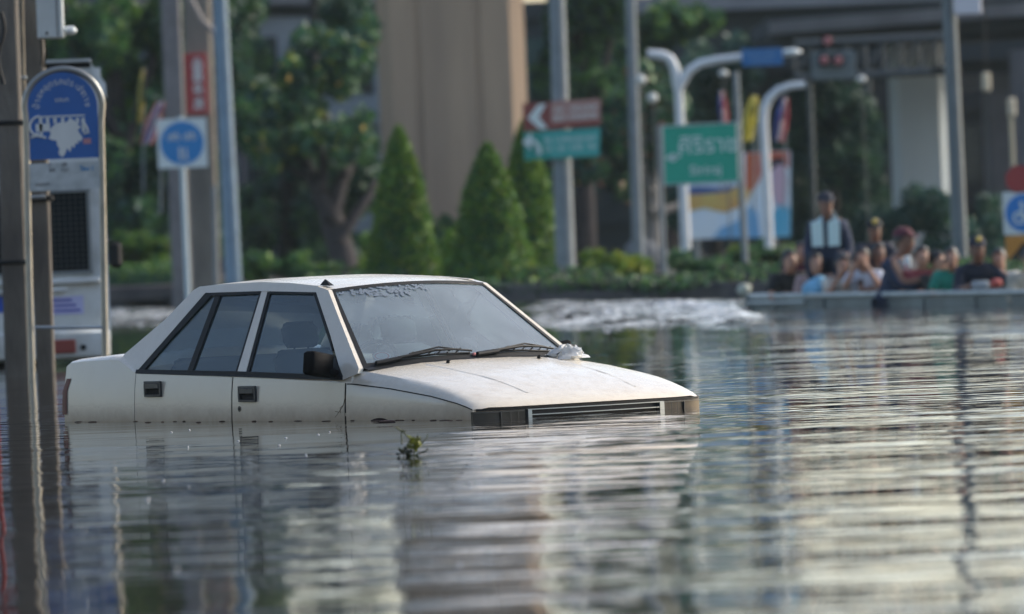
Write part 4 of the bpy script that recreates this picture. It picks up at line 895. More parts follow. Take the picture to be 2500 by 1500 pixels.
# road signs at the right edge: red disc, blue cycle disc, orange arrow board
Y = 92.; s_ = px(Y)
oo, f, t, d = pole('road_sign_post', 'sign post at the right edge with red disc, blue disc and orange arrow board', 'road sign', (2492, 715), (2476, 405), Y, .035, .03, STP, below=-.5)
q = MB(); c = at(2488, 438, Y) + Vector((0, -.05, 0)); q.prism(circ(0, 0, 36 * s_, 8, PI / 8, 2 * PI + PI / 8), c, X, Z, .012); q.build('red_disc', mat('sign_dark_red', (.28, .03, .03), .5), oo, 0)
q = MB(); c = at(2500, 520, Y) + Vector((0, -.05, 0)); h = 52 * s_; q.prism([(-h, -h), (h, -h), (h, h), (-h, h)], c, X, Z, .012, 0); q.prism(circ(0, 0, 46 * s_, 32), c + Vector((0, -.005, 0)), X, Z, .004, 1)
c2 = c + Vector((0, -.01, 0)); q.tube([c2 + X * (14 * math.cos(a_) - 12) * s_ + Z * (14 * math.sin(a_) - 12) * s_ for a_ in np.linspace(0, 2 * PI, 17)], 3 * s_, 5, 2, cap=False); q.tube([c2 + X * a * s_ + Z * b * s_ for a, b in ((-12, -12), (-4, 12), (12, 10), (4, -12), (-12, -12))], 3 * s_, 5, 2); q.tube([c2 + X * a * s_ + Z * b * s_ for a, b in ((-6, 12), (-8, 28))], 4 * s_, 5, 2)
q.build('blue_sign', [MT['sign_plate_white'], mat('sign_blue_bright', (.01, .17, .50), .45), G_W], oo, 0)
q = MB(); c = at(2505, 608, Y) + Vector((0, -.05, 0)); h = 50 * s_; hv = 33 * s_; q.prism([(-h, -hv), (h, -hv), (h, hv), (-h, hv)], c, X, Z, .012, 0)
q.prism([(-.9 * h, -.9 * hv), (-.1 * h, .55 * hv), (.7 * h, -.9 * hv), (.3 * h, -.9 * hv), (-.1 * h, -.05 * hv), (-.5 * h, -.9 * hv)], c + Vector((0, -.005, 0)), X, Z, .004, 1); q.build('arrow_board', [mat('sign_orange', (.50, .22, .03), .5, var=.2), BLK], oo, 0)

# billboard behind the lamps
Y = 126.; s_ = px(Y); c = at(1805, 478, Y); O = thing('billboard', 'large colourful printed banner board behind the curved lamp post', 'billboard', (c.x, Y, .16))
P = [at(*p, Y) for p in ((1668, 585), (1930, 578), (1930, 368), (1662, 380))]
def uvb(u, v, dy): p = at(u, v, Y); return Vector((p.x, Y + dy, p.z))
q = MB(); q.add(P + [p + Vector((0, .06, 0)) for p in P], [(0, 1, 2, 3), (7, 6, 5, 4), (0, 4, 5, 1), (1, 5, 6, 2), (2, 6, 7, 3), (3, 7, 4, 0)])
b = q.build('panel', mat('bill_paleblue', (.62, .76, .88), .6, col2=(.74, .80, .80), vscale=1.2), O, 0)
def patch(pts, nm, col, k, col2=None):
    q = MB(); q.add([uvb(u, v, -.006 - .004 * k) for u, v in pts], [tuple(range(len(pts)))[::-1]]); q.build(nm, mat(nm, col, .6, col2=col2, vscale=1.5), b, 0)
patch([(1820, 374), (1926, 370), (1926, 410), (1880, 400), (1862, 418), (1850, 450), (1832, 470), (1820, 468)], 'red_print', (.52, .07, .04), 1, (.60, .20, .06))
patch([(1668, 470), (1712, 462), (1770, 466), (1812, 452), (1835, 470), (1820, 500), (1770, 520), (1720, 508), (1668, 520)], 'yellow_print', (.62, .50, .14), 2, (.60, .30, .10))
patch([(1668, 462), (1700, 455), (1760, 458), (1800, 452), (1780, 468), (1720, 474), (1668, 476)], 'navy_print', (.04, .10, .28), 3)
patch([(1740, 582), (1760, 556), (1800, 540), (1830, 500), (1848, 520), (1856, 581)], 'sky_blue_print', (.10, .34, .62), 3, (.28, .50, .66))
patch([(1885, 580), (1884, 520), (1905, 500), (1928, 505), (1929, 578)], 'cyan_print', (.02, .38, .60), 4, (.20, .48, .62))
patch([(1895, 500), (1886, 470), (1885, 420), (1897, 400), (1916, 405), (1922, 440), (1918, 500)], 'pink_print', (.58, .40, .48), 5)
patch([(1876, 412), (1880, 392), (1900, 384), (1916, 392), (1912, 404), (1896, 402), (1886, 416)], 'dark_print', (.03, .02, .03), 6)
for u in (1700, 1890):
    q = MB(); a = uvb(u, 582, .05); q.tube([(a.x, Y + .08, .1), (a.x, Y + .08, a.z + .5)], .05); q.build('board_leg', STP, O)
flag('yellow_flag', 'yellow royal flag hanging between the hospital sign and the curved lamp', 1842, 235, 1822, 345, 119, [F_Y, F_Y], width=34)
flag('tricolour_flag', 'drooping red white and blue flag above the right end of the billboard', 1916, 240, 1902, 345, 121, [F_B, F_W, F_R], width=32)
flag('tricolour_flag', 'small drooping flag just above the hospital sign', 1762, 225, 1768, 300, 122, [F_B, F_W, F_R], width=22)

# ------------------------------------------------------------------ viaducts
VC = mat('viaduct_concrete', (.41, .30, .205), .85, col2=(.29, .215, .155), vscale=.9, bump=.35, bscale=5, stretch=(1.6, 1.6, .15))
Y = 134.; s_ = px(Y); a, b_ = at(938, 560, Y), at(1300, 560, Y); cx_ = (a.x + b_.x) / 2; wd = (b_.x - a.x)
O = thing('viaduct_pier', 'massive brown-grey concrete viaduct pier standing behind the cone-shaped topiary', 'pier', (cx_ - .1, Y + 1, .1))
q = MB(); n = 7
prof = [(-.5, .12), (-.40, 0), (-.245, 0), (-.235, .02), (-.21, .02), (-.20, 0), (.16, 0), (.17, .02), (.195, .02), (.205, 0), (.40, 0), (.5, .12), (.5, 1.0), (-.5, 1.0)]
lean = 0.0
bt = [(cx_ + x * wd, Y + y * 2.2, -.5) for x, y in prof]; tp2 = [(cx_ + x * wd, Y + y * 2.2, 10.3) for x, y in prof]; m_ = len(prof)
q.add(bt + tp2, [tuple(range(m_ - 1, -1, -1)), tuple(range(m_, 2 * m_))] + [(i, (i + 1) % m_, m_ + (i + 1) % m_, m_ + i) for i in range(m_)]); q.build('shaft', VC, O, 0)
q = MB(); q.prism([(-wd * .5, 0), (wd * .5, 0), (4.6, 1.6), (4.6, 2.4), (-4.6, 2.4), (-4.6, 1.6)], (cx_, Y + .02, 10.3), X, Z, -2.2 if False else 2.16); 
hv = q.build('pier_head', VC, O, 0); hv.location = (0, 2.2, 0)
Dk = mat('deck_concrete', (.26, .25, .25), .85, col2=(.18, .175, .18), vscale=.6, bump=.3, bscale=3)
q = MB(); q.box((cx_ - 12, Y + 1.1, 13.1), (44, 9, .8)); 
for yy in (-3.4, 5.6): q.box((cx_ - 12, Y + yy, 13.95), (44, .25, .9))
q.box((cx_ - 12, Y + 1.1, 12.45), (44, 5, .5)); tag(q.build('viaduct_deck', Dk, None, 0), 'high concrete viaduct deck carried by the brown-grey pier', 'viaduct')
# right-hand overpass
DkR = mat('overpass_concrete', (.30, .29, .30), .85, col2=(.20, .19, .20), vscale=.5, bump=.3, bscale=3)
def slab(nm, label, P0, P1, Y0, Y1, depth, h, m, wy=9):
    """deck whose near fascia runs from pixel P0 (at Y0) to pixel P1 (at Y1); h = fascia height"""
    a = at(*P0, Y0); b = at(*P1, Y1); O = thing(nm, label, 'overpass', (a + b) / 2); n = Vector((0, 1, 0)) * wy
    def quad(z0a, z0b, hh, y0, y1, name, mm):
        q = MB(); A, B = a + Vector((0, y0, z0a)), b + Vector((0, y0, z0b)); q.add([A, B, B + Vector((0, 0, hh)), A + Vector((0, 0, hh))] + [p + Vector((0, y1 - y0, 0)) for p in (A, B, B + Vector((0, 0, hh)), A + Vector((0, 0, hh)))], [(0, 1, 2, 3), (7, 6, 5, 4), (0, 4, 5, 1), (1, 5, 6, 2), (2, 6, 7, 3), (3, 7, 4, 0)]); q.build(name, mm, O, 0)
    quad(0, 0, h, 0, .3, 'parapet', m); quad(0, 0, .35, .3, wy, 'deck_slab', mat('deck_underside_shade', (.05, .055, .06), .9))  # slab and girder colour darkened to paint in the shade beneath
    for k in range(4): quad(-depth, -depth, depth, .8 + k * (wy - 1.8) / 3, 1.3 + k * (wy - 1.8) / 3, 'girder', mat('deck_underside_shade', (.05, .055, .06), .9))
    return O
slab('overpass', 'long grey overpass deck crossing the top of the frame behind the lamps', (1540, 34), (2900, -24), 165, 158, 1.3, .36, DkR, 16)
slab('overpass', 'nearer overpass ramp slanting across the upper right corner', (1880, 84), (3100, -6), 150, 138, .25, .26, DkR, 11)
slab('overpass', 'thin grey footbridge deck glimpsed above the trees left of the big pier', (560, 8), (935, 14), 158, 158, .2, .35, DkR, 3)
def pier(nm, label, u0, u1, v0, v1, Y, m, dep=1.6, cap=None):
    a, b = at(u0, v1, Y), at(u1, v1, Y); t = at(u0, v0, Y); cx = (a.x + b.x) / 2; w_ = b.x - a.x; O = thing(nm, label, 'pier', (cx, Y + dep / 2, .1))
    q = MB(); c = .12 * w_; pf = [(-w_ / 2 + c, 0), (w_ / 2 - c, 0), (w_ / 2, c), (w_ / 2, dep), (-w_ / 2, dep), (-w_ / 2, c)]; m_ = 6
    q.add([(cx + x, Y + y, -.5) for x, y in pf] + [(cx + x, Y + y, t.z) for x, y in pf], [tuple(range(5, -1, -1)), tuple(range(6, 12))] + [(i, (i + 1) % 6, 6 + (i + 1) % 6, 6 + i) for i in range(6)]); q.build('shaft', m, O, 0)
    if cap: q = MB(); q.prism([(-w_ / 2, 0), (w_ / 2, 0), (w_ / 2 + cap, cap * .8), (-w_ / 2 - cap * .2, cap * .8)], (cx, Y - .01, t.z - .01), X, Z, dep); ob_ = q.build('pier_head', m, O, 0); 
    return O, cx, w_
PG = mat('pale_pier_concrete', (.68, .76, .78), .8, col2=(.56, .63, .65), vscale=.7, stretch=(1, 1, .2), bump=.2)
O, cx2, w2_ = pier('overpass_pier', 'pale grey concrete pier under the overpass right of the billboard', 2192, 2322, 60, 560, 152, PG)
q = MB(); q.box((cx2 - .15, 151.93, at(2250, 175, 152).z), (w2_ * .9, .12, .16)); q.build('cable_tray', BLK, O)
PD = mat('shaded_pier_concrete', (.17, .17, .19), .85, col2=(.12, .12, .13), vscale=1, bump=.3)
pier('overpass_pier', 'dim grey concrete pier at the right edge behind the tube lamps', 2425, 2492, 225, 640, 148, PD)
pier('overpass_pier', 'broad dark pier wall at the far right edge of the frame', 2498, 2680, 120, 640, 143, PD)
q = MB(); a = at(2345, 205, 150); q.box((a.x + 1.5, 150, a.z), (3.6, 1.0, .35)); tag(q.build('cross_beam', PD, None, 0), 'low grey concrete cross beam between the right-hand piers', 'beam')
# overhead sign gantry with hanging signal lights
Y = 128.; s_ = px(Y); O = thing('signal_gantry', 'dark lattice gantry with red signal lights in front of the overpass', 'gantry', at(2050, 190, Y))
q = MB(); T0, T1, B0, B1 = at(1940, 108, Y), at(2330, 88, Y), at(1940, 190, Y), at(2330, 172, Y)
GD = mat('gantry_grey', (.06, .07, .075), .6); 
for a, b_ in ((T0, T1), (B0, B1)): q.tube([a, b_], .07, 8)
for i in range(10):
    k = i / 9; a = T0.lerp(T1, k); b_ = B0.lerp(B1, k); q.tube([a, b_], .025, 6)
    if i < 9: q.tube([b_, T0.lerp(T1, (i + 1) / 9)], .022, 6)
q.tube([at(2336, -80, Y), at(2352, 640, Y)], .0, 6) if False else None
q.build('lattice', GD, O, 50)
q = MB(); q.box(at(2035, 160, Y - .1), (.75, .08, .50), bev=.02); q.build('sign_back', mat('gantry_panel', (.12, .15, .16), .7), O)
q = MB(); q.box(at(2310, 172, Y - .2), (.5, .3, .12), bev=.02); q.build('camera_box', BLK, O)
for u, v in ((2020, 100), (2012, 147), (2046, 148)):
    q = MB(); q.box(at(u, v, Y - .28), (.20, .14, .20), bev=.02, m=0); q.ball(at(u, v, Y - .36), (.075, .03, .075), m=1); q.build('signal_light', [PLA, mat('dim_red_lens', (.35, .12, .13), .5)], O)
for u in (1975, 2120):
    q = MB(); q.tube([at(u, 188, Y), Vector((at(u, 188, Y).x, Y, .1))] if u < 2000 else [at(u, 188, Y), at(u, 230, Y)], .05, 8); q.build('support', mat('stalk_dark', (.05, .065, .065), .6), O)

# ------------------------------------------------------------------ vegetation
def tree(nm, label, Y, blobs, n, size, mats, wts=None, trunk=None, depth=1.0, group=None, barkm=None, hollow=.45, extra=None, aspect=.5):
    """blobs: (u, v, ru, rv) crown clumps in photo pixels at distance Y; trunk: list of (points, r0, r1) limbs"""
    s = px(Y); rg = random.Random(int(Y * 100) + len(blobs))
    cs = []
    for u, v, ru, rv in blobs:
        c = at(u, v, Y + rg.uniform(-.5, .5) * depth); 
        for k in range(7):                # break each clump into smaller uneven ones
            a = rg.uniform(0, 2 * PI); e = rg.uniform(.25, .8); cs.append((c.x + math.cos(a) * ru * s * e, c.y + rg.uniform(-.8, .8) * depth, c.z + math.sin(a) * rv * s * e, ru * s * rg.uniform(.3, .55), depth * .5, rv * s * rg.uniform(.3, .55)))
    t0 = trunk[0][0][0] if trunk else (blobs[0][0], 660)
    b = at(t0[0], t0[1], Y); O = thing(nm, label, 'tree' if 'tree' in nm else 'bush', (b.x, Y, .1), group)
    leaves('crown', mats, clumps(cs, n, hollow), size, O, wts=wts, aspect=aspect)
    if trunk:
        q = MB()
        for pts, r0, r1 in trunk:
            P = [at(u, v, Y + (i * .15)) for i, (u, v) in enumerate(pts)]; m_ = len(P); q.tube(P, [r0 + (r1 - r0) * i / (m_ - 1) for i in range(m_)], 9)
        q.build('trunk', barkm or BARK, O, 60)
    if extra: 
        mt, k, sz = extra; leaves('blossom', [mt] if not isinstance(mt, list) else mt, clumps(cs, k, .85), sz, O, aspect=.9)
    return O
AB = ['leaf']
# tall trees on the left
tree('broadleaf_tree', 'tall dense green tree above the roof of the white truck', 138, [(170, 60, 150, 170), (330, 120, 140, 170), (120, -250, 180, 200), (330, -260, 170, 210), (250, 330, 140, 160), (210, -560, 200, 190), (300, -850, 190, 180), (120, -900, 180, 170)], 19000, .30, [LF_MD, LF_DK, LF_BR], [.5, .35, .15],
     [([(300, 690), (295, 500), (280, 250), (260, -100)], .28, .12), ([(285, 330), (200, 150), (150, 0)], .14, .05), ([(290, 400), (360, 200), (390, 60)], .13, .05)], 2.2)
tree('broadleaf_tree', 'tall dark tree behind the grey concrete poles', 146, [(480, 100, 130, 200), (560, 330, 120, 200), (420, 420, 120, 160), (470, -300, 150, 220), (560, -60, 90, 150), (470, 590, 140, 90), (500, -560, 130, 180), (430, -800, 140, 170)], 16000, .30, [LF_DK, LF_MD, LF_BL], [.5, .2, .3],
     [([(500, 690), (500, 400), (490, 0), (480, -200)], .26, .1), ([(500, 350), (560, 200), (580, 60)], .12, .05)], 2.2)
tree('broadleaf_tree', 'shaded green tree beside the mesh-windowed truck, below the taller one', 132, [(300, 470, 90, 120), (350, 560, 90, 90), (400, 330, 60, 110)], 5200, .26, [LF_DK, LF_MD, LF_BL], [.4, .3, .3], [([(330, 690), (325, 560), (310, 430)], .14, .07)], 1.5)
tree('frangipani_tree', 'gnarled dark frangipani tree with yellowing leaves left of the big pier', 124, [(690, 250, 90, 90), (790, 200, 90, 100), (860, 120, 70, 90), (650, 360, 60, 70), (760, 340, 90, 60), (860, 330, 60, 80), (600, 250, 50, 60), (740, 120, 70, 60)], 5200, .22, [LF_DK, LF_MD, LF_BL, LF_YL], [.42, .3, .2, .08],
     [([(850, 690), (835, 620), (815, 560), (800, 500)], .24, .2), ([(808, 530), (770, 450), (740, 390), (700, 330)], .17, .06), ([(805, 540), (830, 450), (860, 390), (880, 330)], .16, .05), ([(780, 470), (790, 400), (775, 330)], .12, .05), ([(825, 590), (870, 520), (905, 470), (915, 440)], .12, .05), ([(745, 400), (760, 340), (800, 280)], .08, .04), ([(845, 430), (820, 370), (830, 300)], .08, .03), ([(760, 430), (720, 420), (690, 400)], .08, .03)], 1.8, extra=([FLW, LF_YL], 26, .13), hollow=.25)
tree('broadleaf_tree', 'thin-crowned tree added behind the frangipani, its unseen crown breaking up reflected sky', 152, [(700, -250, 110, 140), (830, -330, 100, 150), (780, -130, 90, 90), (640, -420, 90, 130)], 3300, .30, [LF_DK, LF_BL, LF_MD], [.45, .35, .2], [([(765, 690), (768, 400), (765, 50), (770, -200)], .18, .06)], 2.0)  # crown added above the frame to break up sky reflected in the water
tree('broadleaf_tree', 'dark green tree filling the gap behind the frangipani', 150, [(650, 330, 110, 110), (740, 470, 120, 140), (850, 420, 100, 160), (620, 520, 90, 130), (860, 80, 70, 120), (610, 130, 50, 150), (820, 620, 130, 60)], 9500, .28, [LF_DK, LF_BL, LF_MD], [.45, .35, .2],
     [([(700, 690), (705, 500), (700, 300), (690, 200)], .22, .08)], 2.0)
# trees right of the pier
tree('broadleaf_tree', 'blue-green tree rising behind the grey lamp post and direction boards', 142, [(1380, 90, 110, 130), (1470, 40, 90, 120), (1330, 260, 70, 120), (1440, 230, 110, 110), (1390, -180, 120, 160), (1500, -160, 90, 150), (1420, -380, 120, 130), (1560, -300, 100, 140), (1650, -180, 90, 120), (1750, -230, 90, 110), (1840, -120, 60, 80)], 15000, .28, [LF_MD, LF_BL, LF_DK], [.4, .3, .3],
     [([(1430, 690), (1425, 400), (1410, 100), (1400, -80)], .24, .08), ([(1420, 300), (1480, 150), (1500, 40)], .1, .04)], 2.0)
tree('flowering_tree', 'brownish green tree with scattered red leaves between the direction boards and the hospital sign', 128, [(1500, 300, 100, 90), (1590, 250, 90, 90), (1540, 400, 90, 90), (1450, 420, 60, 80), (1640, 330, 50, 80), (1330, 420, 40, 110)], 6200, .22, [LF_DK, LF_MD, LF_BL, mat('leaf_russet', (.17, .10, .045), .6)], [.4, .22, .26, .12],
     [([(1585, 670), (1590, 560), (1590, 470), (1580, 380)], .20, .12), ([(1590, 520), (1630, 512), (1660, 500)], .10, .06), ([(1588, 470), (1550, 380), (1530, 300)], .1, .04), ([(1590, 450), (1620, 360), (1640, 280)], .09, .04)], 1.7, barkm=mat('pale_bark', (.24, .23, .22), .9, col2=(.10, .10, .10), vscale=3, bump=.5), extra=([FLP, FLW], 50, .12), hollow=.3)
tree('broadleaf_tree', 'tall blue-green tree whose crown rises above the frame over the hospital sign', 168, [(1450, -330, 130, 170), (1600, -420, 150, 170), (1740, -330, 130, 170), (1850, -420, 90, 120), (1560, -150, 90, 90), (1700, -520, 150, 140)], 14000, .34, [LF_BL, LF_DK, LF_MD], [.5, .3, .2], [([(1625, 690), (1620, 300), (1610, -100), (1600, -350)], .30, .1)], 2.6)
tree('broadleaf_tree', 'light green branch mass hanging in front of the dark overpass', 156, [(1640, 60, 70, 50), (1700, 40, 50, 40), (1590, 90, 50, 60), (1560, 160, 50, 70)], 3600, .26, [LF_MD, LF_BR, LF_DK], [.5, .15, .35], [([(1600, 690), (1600, 400), (1605, 150), (1640, 60)], .2, .05)], 1.5)
tree('broadleaf_tree', 'dark tree in the shade under the overpass behind the twin-arm lamp', 160, [(1700, 260, 110, 140), (1800, 330, 110, 160), (1760, 160, 100, 70), (1660, 450, 90, 120)], 7500, .30, [LF_BL, LF_DK], [.6, .4], [([(1740, 690), (1745, 450), (1750, 250)], .2, .08)], 1.8)
tree('broadleaf_tree', 'dark tree between the billboard and the pale overpass pier', 158, [(1980, 330, 110, 130), (2090, 350, 110, 140), (2050, 500, 130, 110), (1960, 520, 70, 120), (2000, 230, 90, 60)], 8500, .30, [LF_BL, LF_DK], [.65, .35], [([(2030, 690), (2035, 450), (2030, 280)], .2, .08)], 1.8)
for lb, Yb, bl, nn, mt, wt in (
    ('blue-grey bush in front of the foot of the pale pier', 128, [(2230, 520, 90, 90), (2150, 560, 80, 80), (2300, 580, 80, 80)], 5200, [LF_BL, LF_DK], [.8, .2]),
    ('dim bush right of the tall lamp pole behind the boat', 126, [(2400, 560, 70, 100), (2370, 640, 90, 60), (2440, 640, 60, 60)], 3600, [LF_BL, LF_DK], [.8, .2]),
    ('low green bush under the billboard beside the curved lamp', 118, [(1850, 625, 70, 40), (1780, 630, 70, 35), (1920, 640, 50, 40)], 3000, [LF_MD, LF_DK, LF_YL], [.45, .4, .15]),
    ('green bush between the hospital sign posts', 116, [(1720, 645, 60, 40), (1660, 650, 40, 35)], 2000, [LF_MD, LF_DK], [.5, .5]),
    ('bright yellow-green bush right of the grey lamp post', 112, [(1500, 655, 60, 35), (1460, 640, 40, 30), (1560, 660, 35, 40)], 2600, [LF_YL, LF_BR, LF_MD], [.6, .3, .1]),
    ('yellow-green clipped shrub at the foot of the middle cone topiary', 108.5, [(1290, 682, 48, 26)], 1400, [LF_YL, LF_BR], [.75, .25]),
    ('small light green shrub between the first two cone topiaries', 112, [(1105, 640, 22, 60)], 900, [LF_BR, LF_YL], [.7, .3]),
    ('bright green shrubs beyond the clipped hedge on the left', 126, [(320, 610, 60, 45), (380, 620, 60, 40), (290, 590, 30, 30)], 3000, [LF_BR, LF_MD, LF_YL], [.5, .4, .1]),
    ('mid green shrub row behind the sedan roof, left of the frangipani trunk', 120, [(640, 655, 70, 32), (740, 650, 70, 35), (800, 665, 50, 25)], 3200, [LF_MD, LF_BR, LF_DK], [.45, .25, .3]),
    ('dim olive shrubs at the foot of the pier between the first two cone topiaries', 127, [(1090, 600, 45, 60), (1120, 640, 40, 50), (1060, 650, 30, 50)], 2600, [LF_MD, LF_DK, LF_YL], [.5, .38, .12]),
    ('spiky light green shrub just right of the frangipani trunk', 119, [(880, 655, 30, 40), (905, 600, 20, 60)], 1100, [LF_BR, LF_YL, LF_MD], [.5, .2, .3])):
    tree('garden_bush', lb, Yb, bl, nn, .15, mt, wt, None, .8, aspect=.45)
# cone-shaped clipped trees
def topiary(label, ax, av, bu0, bu1, bv, Y, mats, wts, n=7000):
    s = px(Y); bx_ = (bu0 + bu1) / 2; base = at(bx_, bv, Y); apex = at(ax, av, Y); Hh = apex.z - base.z; Rm = (bu1 - bu0) / 2 * s
    O = thing('topiary_tree', label, 'topiary', (base.x, Y, .12), 'cone-shaped clipped trees before the pier')
    prof = lambda t: Rm * 1.04 * ((1 - t) ** .66) * (.95 + .05 * math.cos(t * 9)) * (1 if t > .1 else (.92 + .8 * t))
    lean = (apex.x - base.x) * 0
    t = RG.random(n) ** 1.25; th = RG.uniform(0, 2 * PI, n); r = np.array([prof(a) for a in t]) * (1 + RG.normal(0, .075, n)) * (1 - .06 * np.abs(np.sin(th * 3 + t * 14)))
    pos = np.stack([base.x + lean * t + r * np.cos(th), Y + r * np.sin(th), base.z + .05 + t * Hh], 1)
    leaves('crown', mats, pos, .10, O, wts=wts, aspect=.5)
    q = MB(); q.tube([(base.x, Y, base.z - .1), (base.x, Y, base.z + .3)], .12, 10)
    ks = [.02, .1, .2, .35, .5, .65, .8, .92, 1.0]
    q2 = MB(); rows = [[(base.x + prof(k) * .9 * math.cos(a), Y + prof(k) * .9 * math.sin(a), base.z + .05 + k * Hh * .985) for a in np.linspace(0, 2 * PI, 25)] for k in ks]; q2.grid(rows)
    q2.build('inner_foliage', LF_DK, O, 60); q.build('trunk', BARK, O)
topiary('tall dark green cone topiary, leftmost of the three in front of the pier', 1000, 318, 890, 1086, 705, 113, [LF_BR, LF_MD, LF_YL], [.62, .26, .12])
topiary('olive green cone topiary in the middle, shorter than the other two', 1202, 360, 1088, 1318, 712, 111, [LF_MD, LF_BR, LF_YL], [.40, .50, .10])
topiary('bright green narrow cone topiary half behind the direction boards', 1268, 305, 1205, 1385, 700, 117, [LF_BR, LF_YL, LF_MD], [.7, .12, .18])
# clipped hedge on the left and planting along the kerb
Y = 119; s_ = px(Y); a, b = at(150, 705, Y), at(440, 700, Y); O = thing('clipped_hedge', 'low clipped hedge above the dark planter on the left', 'hedge', ((a.x + b.x) / 2, Y, .1))
nn = 5000; pos = np.stack([RG.uniform(a.x - 2, b.x, nn), RG.uniform(Y - .5, Y + 1.2, nn), a.z + RG.random(nn) ** .5 * .34], 1); leaves('crown', [LF_BR, LF_MD, LF_DK], pos, .09, O, wts=[.4, .35, .25])
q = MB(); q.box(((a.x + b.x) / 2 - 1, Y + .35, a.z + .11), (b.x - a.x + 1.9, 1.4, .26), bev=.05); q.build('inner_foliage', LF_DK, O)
q = MB(); q.box(((a.x + b.x) / 2 - 1, Y + .3, a.z - .12), (b.x - a.x + 2.1, 2.0, .26), bev=.03); tag(q.build('planter_wall', MT['dark_kerb_concrete']), 'long dark low planter wall under the clipped hedge on the left', 'planter')
gcn = 9000; us = RG.uniform(430, 2520, gcn); ys = RG.uniform(0, 1, gcn)
def shore_y(x):
    for p, p2 in zip(sh, sh[1:]):
        if p.x <= x <= p2.x: return p.y + (p2.y - p.y) * (x - p.x) / (p2.x - p.x)
    return 110
gp_ = []
for u, k in zip(RG.uniform(430, 2520, 2600), RG.random(2600)):       # creepers hanging over the kerb
    x = (u - 1250) * px(108); y = shore_y(x); s0 = math.sin(x * 1.3) + math.sin(x * 3.1 + 1)
    if s0 > -.9: gp_.append((x * (y / 108), y - .16 - .1 * k, .20 - .17 * k * (.4 + .3 * s0)))
for u, k in zip(us, ys):
    x = (u - 1250) * px(108); y = shore_y(x) + .35 + k * 7; gp_.append((x * (y / 108), y, .17 + RG.random() * (.10 + .16 * (math.sin(x * 2.1) > .0)) * (1 - .3 * k)))
tag(leaves('ground_cover', [LF_DK, SOIL, LF_MD, LF_BR], np.array(gp_), .11, None, wts=[.40, .28, .24, .08]), kind='stuff')
# pale rock by the leaning tree
q = MB(); c = at(1568, 625, 125); q.ball((c.x, 125, c.z - .05), (.33, .3, .36), noise=.25, seed=3, seg=16, rings=10); q.ball((c.x + .25, 125.1, c.z - .25), (.3, .3, .4), noise=.2, seed=5); tag(q.build('garden_rock', mat('grey_rock', (.20, .21, .22), .9, var=.3, bump=.6), None, 60), 'rounded grey garden rock at the foot of the pale-trunked tree', 'rock')
# buildings behind
def building(label, u0, u1, ztop, Y, m, floors, bays, wm, dep=12):
    a, b = at(u0, 600, Y), at(u1, 600, Y); cx = (a.x + b.x) / 2; w_ = b.x - a.x; O = thing('office_building', label, 'building', (cx, Y + dep / 2, 0))
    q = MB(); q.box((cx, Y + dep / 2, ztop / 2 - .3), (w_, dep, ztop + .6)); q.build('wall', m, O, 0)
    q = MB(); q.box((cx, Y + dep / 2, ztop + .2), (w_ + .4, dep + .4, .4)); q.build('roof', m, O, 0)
    fh = (ztop - 1) / floors; bw = w_ / bays
    for i in range(floors):
        for j in range(bays):
            q = MB(); q.box((a.x + (j + .5) * bw, Y - .02, 1.2 + fh * i + fh * .45), (bw * .66, .08, fh * .55)); q.build('window', wm, O, 0)
            if i == 0 and j % 3 == 1: continue
        q = MB(); q.box((cx, Y - .12, 1.0 + fh * i), (w_, .25, .18)); q.build('ledge', m, O, 0)
WND = mat('tinted_window', (.02, .03, .035), .15); 
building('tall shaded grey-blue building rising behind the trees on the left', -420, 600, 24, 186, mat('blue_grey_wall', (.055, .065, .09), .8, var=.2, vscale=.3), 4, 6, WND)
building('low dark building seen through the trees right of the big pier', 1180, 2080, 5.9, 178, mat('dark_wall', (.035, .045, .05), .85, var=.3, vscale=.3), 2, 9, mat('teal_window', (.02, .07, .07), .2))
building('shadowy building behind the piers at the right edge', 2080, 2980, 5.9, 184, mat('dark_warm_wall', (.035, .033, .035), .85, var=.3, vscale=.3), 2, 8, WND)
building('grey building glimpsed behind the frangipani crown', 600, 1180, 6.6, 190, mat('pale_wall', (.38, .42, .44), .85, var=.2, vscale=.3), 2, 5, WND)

# unseen shophouse rows added at left to darken the sedan's side and water
def shophouse(label, x, y0, y1, h, m):
    O = thing('shophouse', label, 'building', (x, (y0 + y1) / 2, 0)); q = MB(); q.box((x - 5, (y0 + y1) / 2, h / 2 - .3), (10, y1 - y0, h + .6)); q.build('wall', m, O, 0)
    n = max(2, int((y1 - y0) / 4))
    for i in range(n):
        yy = y0 + (i + .5) * (y1 - y0) / n
        q = MB(); q.box((x + .03, yy, 1.2), (.1, 3.0, 2.6)); q.build('shutter', mat('dark_shutter', (.06, .065, .07), .6), O, 0)
        for k in range(int((h - 3) / 3.2)):
            q = MB(); q.box((x + .03, yy, 4.6 + 3.2 * k), (.1, 2.0, 1.5)); q.build('window', WND, O, 0)
    q = MB(); q.box((x + .5, (y0 + y1) / 2, 3.0), (1.2, y1 - y0, .15)); q.build('canopy', m, O, 0)
shophouse('long dark plastered shophouse row beside the flooded street, added unseen on the left to shade the sedan', -13, -30, 44, 14, mat('dark_plaster', (.10, .085, .085), .9, var=.3, vscale=.5))
shophouse('brown shophouse row added unseen behind the viewpoint on the left to shade the sedan', -24, -95, -32, 15, mat('brown_plaster', (.13, .10, .08), .9, var=.3, vscale=.5))

